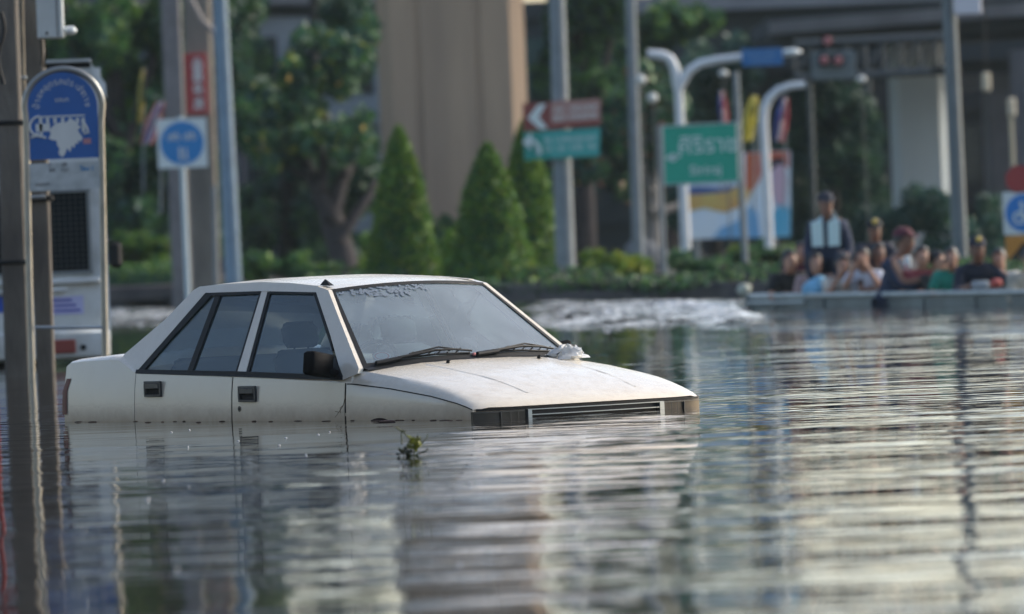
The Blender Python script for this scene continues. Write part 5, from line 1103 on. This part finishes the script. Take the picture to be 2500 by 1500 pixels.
# ------------------------------------------------------------------ boat wakes
def wake(nm, label, quad, nx, ny, hgt, seed):
    """choppy water raised by the boat, streaked with foam and painted sky glints; quad = four pixels on the water (near-left, near-right, far-right, far-left)"""
    A, B, Cc, D = [wat(*p) for p in quad]; g = np.random.default_rng(seed); rows = []
    ph = g.uniform(0, 6, 14); fr_ = g.uniform(1.2, 6, 14); fx = g.uniform(.6, 4, 14)
    for j in range(ny + 1):
        t = j / ny; row = []
        for i in range(nx + 1):
            s = i / nx; p = (A * (1 - s) + B * s) * (1 - t) + (D * (1 - s) + Cc * s) * t
            h = sum(math.sin(p.y * fr_[k] + p.x * fx[k] * (1 if k % 2 else -1) + ph[k]) for k in range(14)) / 14
            ed = min(1, 6 * s, 6 * (1 - s)) * min(1, 4 * t, 4 * (1 - t))
            row.append((p.x, p.y, .002 + (hgt * (.25 + abs(h) * 3.2) - .01) * ed - (1 - ed) * .02))
        rows.append(row)
    q = MB(); q.grid(rows); return tag(q.build(nm, FOAM_GLINT, None, 60), label, kind='stuff')
def foam_glint_mat():
    m = bpy.data.materials.new('wake_foam_glint'); m.use_nodes = True; t = m.node_tree; n = t.nodes; L = t.links; b = n['Principled BSDF']
    geo = n.new('ShaderNodeNewGeometry'); mp = n.new('ShaderNodeMapping'); mp.inputs['Scale'].default_value = (2.2, .55, 6); L.new(geo.outputs['Position'], mp.inputs[0])
    no = n.new('ShaderNodeTexNoise'); no.inputs['Scale'].default_value = 1.4; no.inputs['Detail'].default_value = 6; no.inputs['Roughness'].default_value = .7; L.new(mp.outputs[0], no.inputs['Vector'])
    cr = n.new('ShaderNodeValToRGB'); cr.color_ramp.elements[0].position = .36; cr.color_ramp.elements[0].color = (.05, .06, .06, 1); cr.color_ramp.elements[1].position = .62; cr.color_ramp.elements[1].color = (.82, .84, .84, 1)  # white end covers foam and painted sky glints on the steeper waves
    L.new(no.outputs['Fac'], cr.inputs[0]); L.new(cr.outputs[0], b.inputs['Base Color']); b.inputs['Roughness'].default_value = .18; b.inputs['IOR'].default_value = 1.333
    # ragged edge: the foam and glint colour thins out to plain water towards the rim of the patch
    tc = n.new('ShaderNodeTexCoord'); sx_ = n.new('ShaderNodeSeparateXYZ'); L.new(tc.outputs['Generated'], sx_.inputs[0]); es = []
    for ch in ('X', 'Y'):
        a = n.new('ShaderNodeMath'); a.operation = 'MULTIPLY_ADD'; a.inputs[1].default_value = 2; a.inputs[2].default_value = -1; L.new(sx_.outputs[ch], a.inputs[0])
        p = n.new('ShaderNodeMath'); p.operation = 'POWER'; p.inputs[1].default_value = 2; ab = n.new('ShaderNodeMath'); ab.operation = 'ABSOLUTE'; L.new(a.outputs[0], ab.inputs[0]); L.new(ab.outputs[0], p.inputs[0]); es.append(p)
    mx = n.new('ShaderNodeMath'); mx.operation = 'MAXIMUM'; L.new(es[0].outputs[0], mx.inputs[0]); L.new(es[1].outputs[0], mx.inputs[1])
    mp2 = n.new('ShaderNodeMapping'); mp2.inputs['Scale'].default_value = (1.6, .35, 2); L.new(geo.outputs['Position'], mp2.inputs[0])
    n2 = n.new('ShaderNodeTexNoise'); n2.inputs['Scale'].default_value = 1.2; n2.inputs['Detail'].default_value = 5; L.new(mp2.outputs[0], n2.inputs['Vector'])
    th = n.new('ShaderNodeMath'); th.operation = 'MULTIPLY_ADD'; th.inputs[1].default_value = -.34; L.new(mx.outputs[0], th.inputs[0]); L.new(n2.outputs['Fac'], th.inputs[2])
    al = n.new('ShaderNodeMapRange'); al.inputs[1].default_value = .33; al.inputs[2].default_value = .42; L.new(th.outputs[0], al.inputs[0]); L.new(al.outputs[0], b.inputs['Alpha'])
    return m
FOAM_GLINT = foam_glint_mat()
wake('wake', 'wake water white with foam and painted sky glints left of the rescue boat', ((1200, 812), (1930, 806), (1900, 727), (1220, 734)), 170, 90, .045, 3)
wake('wake', 'wake water white with foam and painted sky glints seen between the truck and the sedan', ((255, 806), (430, 806), (470, 747), (240, 749)), 60, 60, .035, 5)
q = MB(); c = wat(1818, 728); q.ball((c.x, c.y, .10), (.09, .07, .09), noise=.3, seed=4); tag(q.build('float_buoy', mat('pale_float', (.40, .42, .34), .6), None, 50), 'small pale float bobbing at the left end of the rescue boat', 'buoy')

# ------------------------------------------------------------------ rescue boat and its passengers
BL, BR = at(1830, 720, 85.0), at(2640, 704.5, 77.6); bdir = Vector((BR.x - BL.x, BR.y - BL.y, 0)).normalized(); bn = Vector((-bdir.y, bdir.x, 0)); BZ = .135; BLEN = Vector((BR.x - BL.x, BR.y - BL.y)).length
BO = thing('rescue_boat', 'flat grey-green metal boat crowded with people at the right', 'boat', (BL.x, BL.y, 0))
def bp(a, c, z): p = Vector((BL.x, BL.y, 0)) + bdir * a + bn * c; return Vector((p.x, p.y, z))
ALU = mat('grey_green_hull', (.15, .19, .19), .5, .2, col2=(.07, .09, .095), vscale=2.2)
q = MB()
def wall_(p0, p1, z0, z1, t):
    d = (p1 - p0).normalized(); n = Vector((-d.y, d.x, 0)) * t; L_ = [p0, p1, p1 + n, p0 + n]
    q.add([Vector((p.x, p.y, z0)) for p in L_] + [Vector((p.x, p.y, z1)) for p in L_], [(3, 2, 1, 0), (4, 5, 6, 7), (0, 1, 5, 4), (1, 2, 6, 5), (2, 3, 7, 6), (3, 0, 4, 7)])
wall_(bp(0, 0, 0), bp(BLEN, 0, 0), -.3, BZ - .02, .04); wall_(bp(0, 1.6, 0), bp(BLEN, 1.6, 0), -.3, BZ - .02, .04); wall_(bp(0, .04, 0), bp(0, 1.6, 0), -.3, BZ - .02, -.04); wall_(bp(BLEN, .04, 0), bp(BLEN, 1.6, 0), -.3, BZ - .02, -.04)
wall_(bp(.04, .04, 0), bp(BLEN, .04, 0), -.30, -.26, 1.56)
for a in np.arange(.7, BLEN, 1.24): 
    p = bp(a, -.012, -.05); q.box(p, (.03, .016, .36), math.atan2(bdir.y, bdir.x), bev=.008)
q.build('hull', ALU, BO, 0)
q = MB(); q.tube([bp(0, 0, BZ), bp(BLEN, 0, BZ)], .032, 10); q.tube([bp(0, 1.6, BZ), bp(BLEN, 1.6, BZ)], .032, 10); q.tube([bp(0, 0, BZ), bp(0, 1.6, BZ)], .032, 10); q.tube([bp(-.01, -.03, .06), bp(1.5, -.03, .06)], .02, 8)
q.build('gunwale', mat('worn_aluminium', (.42, .47, .46), .4, .3, var=.3, vscale=5), BO, 50)
q = MB(); q.box(bp(.0, -.02, .03), (.07, .06, .26), math.atan2(bdir.y, bdir.x), bev=.01); q.build('corner_post', ALU, BO)
for a in (1.0, 2.4): q = MB(); q.box(bp(a, .82, -.13), (.28, 1.5, .05), math.atan2(bdir.y, bdir.x), bev=.01); q.build('bench', ALU, BO)

def skin_mesh(name, verts, edges, radii, m, parent, levels=2, root=0, loc=None):
    me = bpy.data.meshes.new(name); me.from_pydata([tuple(v) for v in verts], edges, []); o = bpy.data.objects.new(name, me); C.objects.link(o)
    sk = o.modifiers.new('skin', 'SKIN'); sk.use_smooth_shade = True
    if not me.skin_vertices: 
        pass
    lay = me.skin_vertices[0].data if len(me.skin_vertices) else None
    if lay:
        for i, r in enumerate(radii): lay[i].radius = r if isinstance(r, (tuple, list)) else (r, r); lay[i].use_root = (i == root)
    ss = o.modifiers.new('sub', 'SUBSURF'); ss.levels = levels; ss.render_levels = levels
    me.materials.append(m)
    bpy.context.view_layer.update(); dg = bpy.context.evaluated_depsgraph_get(); ev = o.evaluated_get(dg); nm = bpy.data.meshes.new_from_object(ev, depsgraph=dg)
    nm.name = name; o.modifiers.clear(); o.data = nm; bpy.data.meshes.remove(me)
    nm.polygons.foreach_set('use_smooth', [True] * len(nm.polygons))
    if parent: o.parent = parent
    return o
def person(label, u, v, Y, yaw, shirt, skin=SKIN, cap=None, badge=None, lean=.12, arms=('rail', 'rail'), k=1.0, hair=True, trousers=None, group='people sitting in the rescue boat', long_sleeve=False, headturn=0., headtilt=0., tall=0., cap_m=None, female=False, legs=True):
    """seated figure whose crown of the head shows at pixel (u, v); local frame faces -Y"""
    top = at(u, v, Y); hz = top.z - .845 * k - tall
    O = thing('person', label, 'person', (0, 0, 0), group)
    V = []; E_ = []; Rr = []
    def nd(p, r, j=None):
        V.append(Vector(p) * 1.0); Rr.append(r); 
        if j is not None: E_.append((j, len(V) - 1))
        return len(V) - 1
    ly = lambda z: -lean * (z / .6) ** 1.2 if z > 0 else 0
    pel = nd((0, 0, .08), (.140, .10)); bel = nd((0, ly(.22), .22), (.115, .09), pel); ch = nd((0, ly(.40), .40), (.130, .095), bel); ub = nd((0, ly(.52), .52), (.100, .07), ch)
    nk = nd((0, ly(.58) - .005, .575), (.054, .054), ub)
    hx, hy = math.sin(headturn), -math.cos(headturn); bz = .70; fy = ly(.66) - .02 - headtilt * .04
    jw = nd((0 + hx * .02, fy + hy * .02, .625), (.060, .072), nk); fc = nd((hx * .012, fy + hy * .010, .700), (.090, .102), jw); cr = nd((0, fy, .770), (.086, .098), fc); cp = nd((0, fy + .004, .812), (.055, .06), cr)
    wr = []
    sh_pts = []
    for i, (sg, arm) in enumerate(((-1, arms[0]), (1, arms[1]))):
        s0 = nd((sg * .165, ly(.52) + .01, .525), (.044, .044), ub)
        if arm == 'rail': e = (sg * .24, ly(.5) - .14, .30); w2 = (sg * .15, ly(.5) - .36, .34)
        elif arm == 'down': e = (sg * .23, ly(.3) - .02, .26); w2 = (sg * .19, -.20, .14)
        elif arm == 'face': e = (sg * .20, ly(.5) - .20, .40); w2 = (sg * .08, fy - .15, .62)
        elif arm == 'cross': e = (sg * .25, ly(.5) - .10, .28); w2 = (-sg * .02, ly(.5) - .25, .33)
        elif arm == 'out': e = (sg * .34, ly(.5) - .12, .38); w2 = (sg * .50, ly(.5) - .24, .24)
        elif arm == 'back': e = (sg * .24, .06, .28); w2 = (sg * .20, -.10, .12)
        e1 = nd(e, (.038, .038), s0); w1 = nd(w2, (.028, .026), e1); sh_pts.append((V[s0], V[e1], V[w1]))
        d = (Vector(w2) - Vector(e)).normalized(); side = d.cross(Vector((0, 0, 1))).normalized(); upv = side.cross(d)
        pm = nd(Vector(w2) + d * .055, (.036, .018), w1)
        for f_, (off, L_) in enumerate(((-.030, .060), (-.010, .072), (.011, .068), (.030, .052))):
            b0 = Vector(w2) + d * .095 + side * off; f1 = nd(b0, (.0095, .0095), pm); f2 = nd(b0 + d * L_ * .55 - upv * .012 + side * off * .15, (.009, .009), f1); nd(b0 + d * L_ * .8 - upv * .036, (.0075, .0075), f2)
        t1 = nd(Vector(w2) + d * .035 - side * .042 * sg - upv * .01, (.012, .012), pm); nd(Vector(w2) + d * .075 - side * .058 * sg - upv * .02, (.0095, .0095), t1)
    if legs:
        for sg in (-1, 1):
            h0 = nd((sg * .095, -.03, .04), (.088, .085), pel); kn = nd((sg * .15, -.36, .20), (.058, .058), h0); an = nd((sg * .13, -.42, -.16), (.036, .036), kn); nd((sg * .14, -.53, -.20), (.034, .024), an)
    nz_ = nd((hx * .112, fy + hy * .118, .692), (.011, .014), fc)
    V = [v_ * k for v_ in V]; Rr = [(a * k, b * k) for a, b in Rr]
    body = skin_mesh('body', V, E_, Rr, skin, O, 1)
    # clothing: torso and sleeves as one garment over the body
    cv = [V[pel] + Vector((0, 0, -.04)), V[pel], V[bel], V[ch], V[ub], V[ub] + Vector((0, -.006, .060)) * k]; cr_ = [(.17, .13), (.19, .145), (.17, .14), (.19, .145), (.17, .125), (.088, .086)]
    ce = [(0, 1), (1, 2), (2, 3), (3, 4), (4, 5)]
    for s0, e1, w1 in sh_pts:
        i0 = len(cv); sd = s0 - V[ub]; cv.append(s0 + sd * .02); cr_.append((.086, .086)); ce.append((4, i0))
        if long_sleeve:
            for p_, r_ in ((s0.lerp(e1, .5), .076), (s0.lerp(e1, .88), .070), (e1.lerp(w1, .15), .066), (e1.lerp(w1, .5), .060), (e1.lerp(w1, .88), .052)):
                cv.append(p_); cr_.append((r_, r_)); ce.append((len(cv) - 2, len(cv) - 1))
        else:
            for p_, r_ in ((s0.lerp(e1, .4), .076), (s0.lerp(e1, .75), .072)): cv.append(p_); cr_.append((r_, r_)); ce.append((len(cv) - 2, len(cv) - 1))
    skin_mesh('shirt', cv, ce, [(a * k, b * k) for a, b in cr_], shirt, O, 1, root=2)
    if trousers and legs:
        tv = [Vector((0, 0, .07)) * k]; tr_ = [(.155, .12)]; te = []
        for sg in (-1, 1):
            i0 = len(tv); tv += [Vector((sg * .10, -.03, .05)) * k, Vector((sg * .15, -.36, .20)) * k, Vector((sg * .13, -.415, -.12)) * k]; tr_ += [(.125, .115), (.090, .090), (.06, .06)]; te += [(0, i0), (i0, i0 + 1), (i0 + 1, i0 + 2)]
        skin_mesh('trousers', tv, te, [(a * k, b * k) for a, b in tr_], trousers, O, 1)
    hc = Vector((0, fy, .762)) * k; Rt = Matrix.Rotation(headturn, 3, 'Z')
    def hp(x, y, z): return hc + Rt @ (Vector((x, y, z)) * k)
    if hair:
        q = MB(); rows = []
        lowb = -.10 if female else -.055
        for i in range(9):
            ph = PI * .5 * i / 8 * 1.0; row = []
            for j in range(21):
                th = 2 * PI * j / 20; front = max(0, -math.sin(th))      # -y is the face
                z = .085 * math.cos(ph * (1 - .38 * front)) - (0 if i < 8 else 0); r = math.sin(ph * (1 - .25 * front))
                zz = z + (lowb * (i / 8) ** 2 * (1 - front) if i > 3 else 0)
                row.append(hp(.089 * r * math.cos(th) * (1 + .03 * math.sin(th * 5 + i)), .006 + .104 * r * math.sin(th), zz))
            rows.append(row)
        q.grid(rows, flip=True); q.build('hair', HAIR, O, 80, world=False)
    q = MB()
    for sg in (-1, 1): q.ball(hp(sg * .031, -.104, -.048), (.013 * k, .007 * k, .007 * k), 0, 8, 6); q.box(hp(sg * .031, -.108, -.026), (.03 * k, .006 * k, .006 * k), m=0)
    q.box(hp(0, -.105, -.105), (.040 * k, .008 * k, .009 * k), m=1, bev=.003)
    q.build('face_features', [HAIR, mat('lip', (.30, .10, .08), .5)], body, 60, world=False)
    q = MB()
    for sg in (-1, 1): q.ball(hp(sg * .082, .005, -.055), (.012 * k, .020 * k, .030 * k), 0, 8, 6)
    q.build('ear', skin, body, 60, world=False) if False else None
    if cap:
        cm = cap; q = MB(); rows = []
        for i in range(7):
            ph = PI * .5 * i / 6; rows.append([hp(.094 * math.sin(ph) * math.cos(t_), .110 * math.sin(ph) * math.sin(t_) + .002, .004 + .092 * math.cos(ph) * (1.0)) for t_ in np.linspace(0, 2 * PI, 21)])
        q.grid(rows, flip=True)
        vz_ = [hp(.080 * math.cos(a_), -.085 - .085 * math.sin(a_), .012 - .022 * math.sin(a_)) for a_ in np.linspace(0, PI, 11)]; n = len(vz_)
        q.add(vz_ + [p + Vector((0, 0, -.008)) for p in vz_], [tuple(range(n)), tuple(range(2 * n - 1, n - 1, -1))] + [(i, n + i, n + (i + 1) % n, (i + 1) % n) for i in range(n)])
        co = q.build('cap', cm, O, 50, world=False)
        if badge: q = MB(); q.ball(hp(0, -.100, .055), (.030 * k, .012 * k, .034 * k), 0, 12, 8); q.build('cap_badge', badge, co, 60, world=False)
    O.rotation_euler = (0, 0, yaw); fx = Matrix.Rotation(yaw, 3, 'Z') @ Vector((0, fy * k, 0)); O.location = (top.x - fx.x, top.y - fx.y, hz + .0)
    return O
cl = lambda nm, c: mat(nm, c, .85, var=.3, vscale=9, bump=1.0, bscale=14)
NAVY = cl('navy_cloth', (.018, .032, .075)); NAVYD = cl('dark_navy_cloth', (.012, .018, .038)); BLKC = cl('black_cloth', (.018, .020, .022)); TAN = cl('dusty_pink_cloth', (.36, .25, .24)); CREAM = cl('cream_cloth', (.60, .55, .46))
WHC = cl('pale_blue_white_cloth', (.55, .60, .70)); MAR = cl('maroon_cloth', (.10, .02, .035)); GRN = cl('green_cloth', (.015, .24, .17)); BRN = cl('brown_cloth', (.12, .08, .06)); RDC = cl('red_cloth_shirt', (.30, .06, .07)); BADGE = mat('gold_badge', (.55, .42, .10), .4, .4); KHK = cl('khaki_cloth', (.45, .42, .34))
def yb(a): return 0
def YB(u, c):        # distance of a seat at pixel column u, c metres behind the near gunwale
    k = (u - 1830) / (2640 - 1830); return 85.0 + (77.6 - 85.0) * k + c
person('man in black T-shirt leaning his arms on the left end of the boat', 1926, 610, YB(1926, .42), R_(12), BLKC, SKIN, lean=.22, headturn=.3)
person('person in a maroon top half hidden behind the man in black', 1957, 590, YB(1957, 1.15), R_(-8), MAR, SKIN, k=.95)
person('person in dusty pink top with arms on the rail behind the light blue bundle', 1990, 616, YB(1990, .5), R_(6), TAN, SKIN, lean=.16, female=True)
O1 = person('officer in navy uniform and cap sitting high with a pale towel round his neck', 2015, 470, YB(2015, 1.0), R_(-10), NAVY, SKIN2, cap=NAVYD, long_sleeve=True, arms=('down', 'down'), k=1.08, trousers=NAVYD, headturn=.35, lean=.10)
person('person in cream shirt holding a hand to the mouth', 2056, 622, YB(2056, .48), R_(10), CREAM, SKIN, arms=('face', 'rail'), lean=.15)
person('person in pale blue-white shirt with both hands raised before the face', 2106, 604, YB(2106, .5), R_(-14), WHC, SKIN, arms=('face', 'face'), lean=.2)
person('officer in dark cap with a yellow badge behind the people at the rail', 2134, 535, YB(2134, 1.3), R_(0), NAVYD, SKIN2, cap=BLKC, badge=BADGE, k=1.02)
person('brown-shirted person squeezed in beside the big navy officer', 2142, 592, YB(2142, .95), R_(16), BRN, SKIN2)
O9 = person('big officer in navy overalls and maroon cap sitting on the near rail side-on', 2204, 556, YB(2195, .24), R_(66), NAVY, SKIN2, cap=MAR, long_sleeve=True, arms=('rail', 'down'), k=1.12, trousers=NAVYD, lean=.14)
person('person in dusty red top resting folded arms beside the navy officer', 2250, 600, YB(2250, .55), R_(8), RDC, SKIN, arms=('cross', 'cross'), lean=.14)
person('dark-haired person in black seen from the side between red and green shirts', 2286, 612, YB(2286, .9), R_(55), BLKC, SKIN)
person('person in green shirt with one arm over the boat rail', 2322, 603, YB(2322, .5), R_(-12), GRN, SKIN, arms=('rail', 'down'), lean=.18, female=True)
person('officer in navy with yellow cap badge stretching an arm along the rail at the right', 2385, 578, YB(2385, .45), R_(6), NAVYD, SKIN2, cap=NAVYD, badge=BADGE, long_sleeve=True, arms=('rail', 'out'), k=1.06, lean=.24)
person('person in white shirt partly hidden behind the right-hand officer', 2438, 606, YB(2438, 1.1), R_(-10), cl('white_cloth', (.55, .56, .54)), SKIN)
person('person in khaki cut by the right edge of the frame', 2512, 604, YB(2500, .35), R_(20), KHK, SKIN, long_sleeve=True, k=1.02, arms=('cross', 'cross'))
# towel over the seated officer's shoulders
def towel():
    q = MB(); rows = []
    for t in np.linspace(0, 1, 19):
        a = PI * t; s = -math.cos(a)            # from one chest end, round the neck, to the other
        if t < .34: x, y, z = -.085 - .015 * t, -.205 - .02 * (1 - t) , .28 + .85 * t * .9
        elif t > .66: x, y, z = .085 + .015 * (1 - t), -.205 - .02 * t, .28 + .85 * (1 - t) * .9
        else:
            b = (t - .34) / .32; x = -.09 + .18 * b; y = -.205 + .29 * math.sin(PI * b); z = .54 + .10 * math.sin(PI * b)
        wx = .055 if .34 < t < .66 else .062; row = []
        for j in range(5):
            o = (j - 2) / 2; row.append(Vector((x + o * wx * (1 if not .34 < t < .66 else .35), y - .03 - .012 * (1 - o * o), z + (o * .05 if .34 < t < .66 else 0))) * 1.08)
        rows.append(row)
    q.grid(rows); q.grid([[p + Vector((0, .016, 0)) for p in r] for r in rows], flip=True)
    M = Matrix.Translation(O1.location) @ Euler(O1.rotation_euler).to_matrix().to_4x4(); q.v = [tuple(M @ Vector(v)) for v in q.v]
    tag(q.build('towel', mat('pale_mint_towel', (.52, .68, .67), .9, bump=.6, bscale=60), None, 60), 'pale mint towel draped round the neck of the navy officer sitting high', 'towel')
towel()
# belongings along the rail
q = MB(); c = at(1996, 712, YB(1996, .16)); q.ball((c.x, c.y, c.z + .02), (.17, .12, .13), noise=.22, seed=9, seg=16, rings=10); q.ball((c.x + .02, c.y, c.z + .13), (.07, .06, .05), noise=.3, seed=2)
tag(q.build('cloth_bundle', mat('light_blue_cloth', (.20, .48, .70), .8, var=.3, vscale=10, bump=.6), None, 70), 'light blue cloth bundle on the boat rail below the person in dusty pink', 'bundle')
q = MB(); c = at(2216, 640, YB(2216, -.06)); q.box(c, (.075, .05, .13), bev=.015); q.box(c + Vector((-.02, -.03, -.045)), (.03, .02, .03), m=1); tag(q.build('water_bottle', [mat('white_plastic', (.6, .66, .68), .3), mat('red_cap', (.5, .08, .10), .4)], None), 'small white bottle with a red patch in front of the big officer', 'bottle')
q = MB(); c = at(2393, 700, YB(2393, .12)); q.box((c.x, c.y, c.z + .01), (.19, .09, .10), bev=.02); tag(q.build('grey_pouch', mat('grey_pouch', (.22, .27, .31), .6), None), 'small grey box on the rail under the right-hand officer', 'box')
q = MB(); c = at(2432, 694, YB(2432, .2)); q.box((c.x, c.y, c.z + .01), (.13, .10, .10), bev=.03); tag(q.build('red_bag', mat('red_bag', (.36, .07, .06), .6), None), 'small red bag on the rail right of the grey box', 'bag')

# scraps of scum and bubbles drifting on the near water
q = MB(); g_ = random.Random(21)
for i in range(18):
    u, v = g_.uniform(250, 1150), g_.uniform(1050, 1230) if i < 14 else g_.uniform(1040, 1420); c = wat(u, v); r = g_.uniform(.004, .009)
    q.ball((c.x, c.y, .002), (r, r * 1.2, .004), seg=7, rings=4)
for i in range(26):
    c = carpt(g_.uniform(-4.1, -.05), -.84 - g_.random() ** 2 * .12, 0); r = g_.uniform(.006, .02); q.ball((c.x, c.y, .001), (r * 1.6, r, .004), seg=7, rings=4, m=1)
tag(q.build('floating_scum', [mat('bubble_white', (.55, .56, .55), .3), mat('brown_scum', (.10, .06, .035), .8)], None, 60), kind='stuff')
